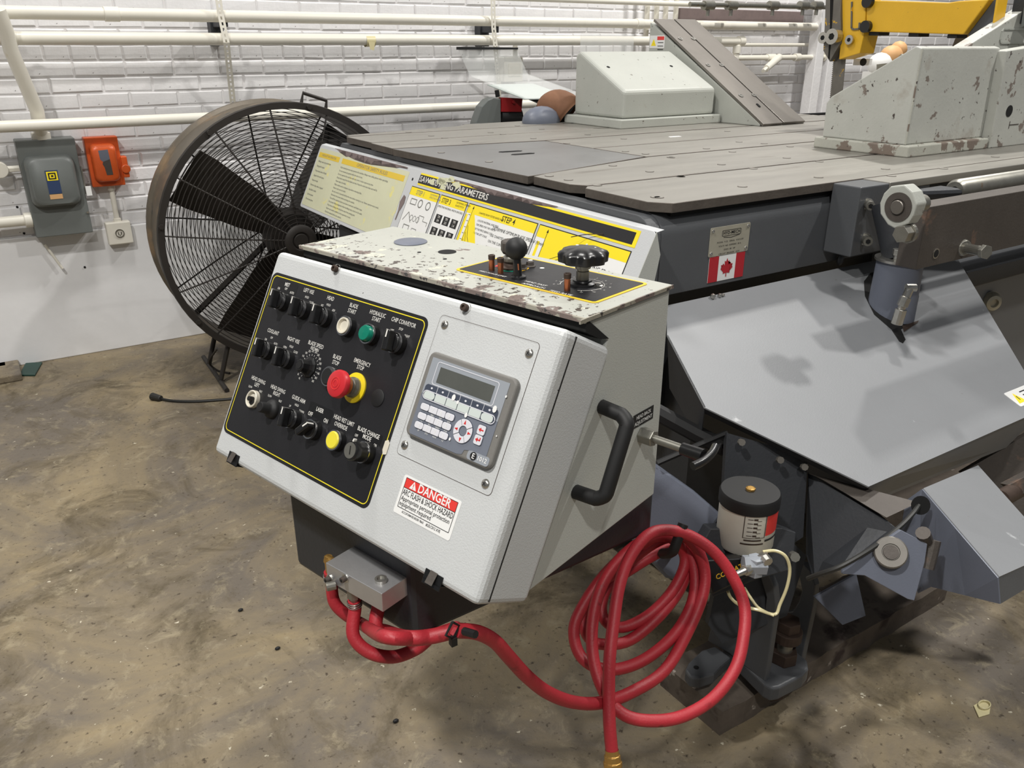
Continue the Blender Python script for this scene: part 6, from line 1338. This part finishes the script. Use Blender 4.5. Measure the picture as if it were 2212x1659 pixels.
# ================================================================== LUBRICATOR
t = T('lubricator', 'white cylindrical oil reservoir with black cap and red label under the tray', 'lubricator', dep(1615, 1230, 1.50))
cT = dep(1621, 1060, 1.50); cB = Vector((cT.x, cT.y, cT.z-.135))
rL = 62/1745*1.50
mb = MB(); mb.lathe(cB, Zv, [(.022, rL*.93), (.030, rL), (.118, rL), (.120, rL*.97)], 48); cyl_ = P('reservoir', mb, t, 'can_white', smooth=True)
mb = MB(); mb.lathe(cB, Zv, [(.112, rL*1.02), (.112, rL*1.05), (.132, rL*1.05), (.137, rL*1.0), (.137, 0)], 48); P('black_cap', mb, t, 'black_matte', smooth=True); mb = MB(); mb.lathe(cB, Zv, [(.0, rL*.75), (.012, rL*.9), (.024, rL*.97), (.024, rL*.8)], 40); cp_ = P('black_base', mb, t, 'black_matte', smooth=True)
mb = MB(); q = cB+Zv*.137; mb.lathe(q, Zv, [(0, .009), (.004, .009), (.005, .006), (.005, 0)], 8); P('brass_screw', mb, cp_, 'brass')
c55 = crop(1480, 1030, .22305)
def wrap(px, py, h=.0006):
    r_ = ray(*c55(px, py)); ox, oy = CAMP.x-cB.x, CAMP.y-cB.y; a_ = r_.x**2+r_.y**2; b_ = 2*(ox*r_.x+oy*r_.y); c_ = ox*ox+oy*oy-rL**2
    ds = b_*b_-4*a_*c_; s_ = (-b_-math.sqrt(max(ds, 0)))/(2*a_); p = CAMP+r_*s_; return math.atan2(p.y-cB.y, p.x-cB.x), p.z
def patch(mbx, a0, a1, z0, z1, h, n=10):
    for i in range(n):
        b0 = a0+(a1-a0)*i/n; b1 = a0+(a1-a0)*(i+1)/n; q = lambda a_, z_: Vector((cB.x+(rL+h)*math.cos(a_), cB.y+(rL+h)*math.sin(a_), z_))
        V = [mbx.bm.verts.new(x) for x in (q(b0, z0), q(b1, z0), q(b1, z1), q(b0, z1))]; mbx.face(V)
aL, _ = wrap(570, 450); aR, _ = wrap(785, 450); aE, _ = wrap(868, 450); zt2 = wrap(680, 380)[1]; zb2 = wrap(670, 600)[1]; zr = wrap(820, 555)[1]; zbb = wrap(800, 640)[1]
mb = MB(); dn_ = .0012
patch(mb, aL, aL+.025, zb2, zt2, .0008, 1); patch(mb, aR-.025, aR, zb2, zt2, .0008, 1); patch(mb, aL, aR, zt2-.001, zt2, .0008); patch(mb, aL, aR, zb2, zb2+.001, .0008); patch(mb, aL+.05, aR-.12, zb2-.006, zb2-.003, .0008); patch(mb, aL-.05, aR-.03, zb2-.014, zb2-.011, .0008)
for k in range(5): z_ = zt2-.009-k*(zt2-zb2)/5.6; patch(mb, aL+.12, aL+.30, z_, z_+.0012, .0008, 3); patch(mb, aL+.32, aL+.46, z_-.001, z_+.0024, .0008, 3); patch(mb, aR-.34, aR-.18, z_-.003, z_-.002, .0008, 2)
P('level_scale', mb, cyl_, 'rust_dark')
mb = MB(); patch(mb, aR+.02, aE+.25, zr, zt2+.004, .0007); P('red_label', mb, cyl_, 'danger_red')
mb = MB(); patch(mb, aR+.02, aE+.2, zbb+.006, zbb+.010, .0009); P('label_lettering', mb, cyl_, 'ink_black')
t2 = T('lubricator_bracket', 'black steel bracket box carrying the oil reservoir and its fittings', 'bracket', dep(1590, 1290, 1.50))
mb = MB(); bq = Vector((cB.x, cB.y, cB.z-.001)); mb.prism([dep(x, y, 1.52) for x, y in ((1505, 1195), (1535, 1142), (1690, 1140), (1720, 1150), (1712, 1230), (1640, 1250), (1540, 1290))], fw*.06) ; P('bracket_plate', mb, t2, 'machine_dark', bevel=.002)
mb = MB(); mb.prism([dep(x, y, 1.47) for x, y in ((1512, 1210), (1600, 1205), (1625, 1215), (1620, 1245), (1540, 1285), (1530, 1250))], fw*.05); P('pump_box', mb, t2, 'black_plastic', bevel=.003)
mb = MB(); q = dep(1575, 1235, 1.462); FR = Frame(q, rt*.9-dn*.4, dn+rt*.2); mb.text(FR, 0, 0, 'COMPAT', .013, .001, off=.02); P('pump_lettering', mb, t2, 'saw_yellow')
q = dep(1632, 1220, 1.44); mb = MB(); mb.hexn(q-rt*.022, q+rt*.018, .018); mb.hexn(q-Zv*.02, q+Zv*.016, .015); P('blue_block', mb, t2, 'hmi_light', bevel=.001)
mb = MB(); a = dep(1618, 1228, 1.43); b = dep(1588, 1242, 1.41); mb.cyl(a, b, .008, .005, 12); mb.hexn(a, a+(b-a)*.35, .010); mb.cyl(dep(1646, 1196, 1.44), dep(1652, 1215, 1.44), .010, n=8); mb.cyl(dep(1652, 1205, 1.43), dep(1660, 1215, 1.42), .009, n=8); P('zinc_fitting', mb, t2, 'bright_steel', bevel=.0006)
mb = MB(); mb.cyl(dep(1712, 1200, 1.50), dep(1718, 1204, 1.48), .009, n=8); P('bolt', mb, t2, 'dull_zinc')
t3 = T('oil_line', 'thin pale plastic oil tube looping from the lubricator past the gusset', 'tube', dep(1674, 1327, 1.48))
mb = MB(); mb.tube(spline([dep(1648, 1192, 1.45), dep(1675, 1190, 1.45), dep(1697, 1202, 1.45), dep(1706, 1230, 1.46), dep(1700, 1268, 1.47), dep(1685, 1305, 1.48), dep(1674, 1327, 1.48), dep(1640, 1318, 1.48), dep(1600, 1308, 1.50), dep(1578, 1290, 1.52), dep(1570, 1268, 1.54)]), .0030, 8); P('tube', mb, t3, 'clear_tube', smooth=True)
mb = MB(); mb.tube(spline([dep(1608, 1270, 1.52), dep(1622, 1292, 1.50), dep(1640, 1314, 1.49), dep(1672, 1330, 1.475)]), .0026, 8); P('tube', mb, t3, 'clear_tube', smooth=True)
# ================================================================== LOWER RIGHT GUARDS
t = T('lower_guard', 'bent grey sheet guard with folded corner at the lower right', 'guard', dep(2060, 1250, 1.35))
ca6 = crop(1820, 960, .21706)
def g6(x, y, d): return dep(*ca6(x, y), d)
a = g6(800, 445, 1.50); b = g6(1345, 215, 1.72); c_ = g6(1806, 740, 1.50); d_ = g6(1555, 1325, 1.26); e_ = g6(1130, 830, 1.37)
mb = MB()
V = [mb.bm.verts.new(x) for x in (a, b, g6(1990, 940, 1.46), g6(1990, 1130, 1.37), d_, e_)]; f = mb.face(V); bmesh.ops.triangulate(mb.bm, faces=[f]); bmesh.ops.solidify(mb.bm, geom=mb.bm.faces[:], thickness=.002); P('top_face', mb, t, 'tray_paint')
mb = MB(); V = [mb.bm.verts.new(x) for x in (d_, g6(1990, 1130, 1.37), g6(2000, 1330, 1.38), g6(1575, 1585, 1.27))]; mb.face(V); bmesh.ops.solidify(mb.bm, geom=mb.bm.faces[:], thickness=.002); P('front_face', mb, t, 'tray_paint')
mb = MB(); V = [mb.bm.verts.new(x) for x in (a, e_, d_, g6(1575, 1585, 1.27), g6(1230, 1500, 1.36), g6(890, 1415, 1.46), g6(760, 1480, 1.5), g6(560, 1000, 1.55), g6(640, 560, 1.55))]; f = mb.face(V); bmesh.ops.triangulate(mb.bm, faces=[f]); bmesh.ops.solidify(mb.bm, geom=mb.bm.faces[:], thickness=.002); P('side_face', mb, t, 'cover_grey')
mb = MB(); q = g6(775, 605, 1.44); mb.cyl(q, q-fw*.002, .017, n=18); P('side_hole', mb, t, 'black_void')
t = T('shaft_plate', 'dark angular plate carrying a round shaft end at the lower right', 'bracket', dep(1920, 1290, 1.38))
pp = [(0, 1215), (350, 1010), (580, 850), (845, 990), (820, 1170), (715, 1555), (650, 1540), (220, 1305), (0, 1290)]
V = [g6(x, y, 1.40-(x/845)*.04) for x, y in pp]; mb = MB(); mb.prism(V, fw*.008); P('plate', mb, t, 'cover_grey', bevel=.001)
q = g6(480, 1075, 1.372); nrm = -(fw*.86+rt*.35+Zv*-.35).normalized(); mb = MB(); mb.lathe(q, nrm, [(-.012, .027), (.003, .027), (.005, .025), (.005, .0145), (.003, .0135), (.003, 0)], 32); bs = P('shaft_bushing', mb, t, 'saw_worn', smooth=True)
mb = MB(); mb.lathe(q, nrm, [(.003, .0125), (.006, .0120), (.006, 0)], 28); P('shaft_tip', mb, bs, 'bar_steel', smooth=True)
mb = MB(); mb.cyl(g6(800, 880, 1.36), g6(830, 960, 1.38), .012, n=12); mb.tube([g6(900, 950, 1.38), g6(870, 1080, 1.38), g6(830, 1230, 1.38)], .013, 10); P('clamp', mb, t, 'bar_steel')
t = T('hydraulic_line', 'thin dark cable curving from the guard hole down to the base', 'cable', dep(1740, 1220, 1.42))
mb = MB(); mb.tube(spline([g6(755, 610, 1.44), g6(690, 700, 1.42), g6(560, 830, 1.40), g6(330, 1010, 1.38), g6(0, 1205, 1.38), dep(1770, 1240, 1.40), dep(1745, 1250, 1.42)]), .0045, 8); P('cable', mb, t, 'cord_black', smooth=True)
t = T('inner_guard', 'dark sheet guard panel between the machine foot and shaft plate', 'guard', dep(1820, 1250, 1.6))
mb = MB(); V = [dep(x, y, d) for x, y, d in ((1745, 1020, 1.62), (1900, 1110, 1.5), (1935, 1140, 1.46), (1820, 1230, 1.46), (1760, 1250, 1.55), (1745, 1200, 1.62))]; mb.prism(V, fw*.01); P('panel', mb, t, 'machine_dark')
mb = MB(); V = [dep(x, y, d) for x, y, d in ((1745, 1022, 1.60), (1775, 1035, 1.58), (1915, 1118, 1.47), (1985, 1085, 1.50), (1890, 1070, 1.55))]; mb.prism(V, fw*.004); P('top_flange', mb, t, 'bar_steel')
mb = MB(); V = [dep(x, y, 1.72) for x, y in ((1760, 1290), (1850, 1240), (1870, 1330), (1820, 1350))]; mb.prism(V, fw*.01); P('floor_plate', mb, t, 'cover_grey')
# rail at right edge with pin
t = T('conveyor_rail', 'rusty brown steel rail and pin beyond the guard at the right edge', 'rail', (2.6, 1.3, .6))
a = dep(2160, 1078, 1.62); b = dep(2212, 1050, 1.72); mb = MB(); mb.cyl(a, a+(b-a)*.8, .018, n=16); P('pin', mb, t, 'rust_dark', smooth=True)
mb = MB(); mb.prism([dep(x, y, 1.66) for x, y in ((2178, 1048), (2260, 1005), (2260, 1040), (2195, 1075), (2190, 1058))], fw*.03); P('angle_iron', mb, t, 'bar_steel', bevel=.001)
mb = MB(); V = [dep(x, y, 1.9) for x, y in ((2080, 1020), (2300, 890), (2300, 1200), (2200, 1150))]; mb.prism(V, fw*.02); P('web', mb, t, 'bar_steel')
# conveyor housing behind the tray, upper right, with rounded bolt
t = T('conveyor_housing', 'smooth grey rounded housing behind the tray at the right edge', 'housing', (2.9, 1.3, .6))
mb = MB(); prf = [(1.305, .90), (1.27, .84), (1.25, .74), (1.25, .60), (1.27, .12), (1.42, .12), (1.42, .90)]
mb.prism([(2.12, y, z) for y, z in prf], (2.0, 0, 0)); P('shell', mb, t, 'tray_paint', bevel=.02, seg=3)
cz = crop(1900, 560, .24111); q = onY(*cz(975, 370), 1.25); nn = (-Yv*.8-Xv*.45).normalized(); mb = MB(); mb.m('dull_zinc').cyl(q, q+nn*.012, .032, .034, 24); mb.m('tin').lathe(q+nn*.012, nn, [(0, .032), (.008, .031), (.018, .024), (.020, .014), (.012, .012), (.012, 0)], 24); P('round_bolt', mb, t, smooth=True)
mb = MB(); a = onY(2035, 560, 1.27); mb.box(a.x, 4.2, 1.19, 1.31, a.z-.075, a.z-.020) ; P('slotted_rail', mb, t, 'machine_dark', bevel=.004)
# floor litter
mb = MB(); q = onZ(2118, 1532, 0); V = [q+Vector((-.03, -.012, 0)), q+Vector((.0, -.02, 0)), q+Vector((.032, -.006, 0)), q+Vector((.03, .012, 0)), q+Vector((-.005, .014, 0))]; mb.prism(V, (0, 0, .003)); mb.ring(Frame(q+Vector((.01, 0, .003)), Xv, Yv), circ(.004, 0, .018, 16, ry=.012), circ(.004, 0, .015, 16, ry=.009), 0, .005)
solo('glue_blob', mb, 'small pale ring-shaped scrap stuck to the floor lower right', 'scrap', 'clear_tube', bevel=.001)
for k, (x, y) in enumerate(((600, 1403), (1130, 1178), (855, 1560), (520, 1320))):
    q = onZ(x, y, 0); mb = MB(); mb.sphere(q+Zv*.004, .005, 8, (1.5, 1, .8)); solo('floor_crumb', mb, ['dark crumb on the floor left of the manifold hoses', 'dark crumb under the console', 'dark crumb on the floor near the bottom edge', 'dark crumb on the floor at lower left'][k], 'debris', 'black_matte', group='crumbs on the floor')
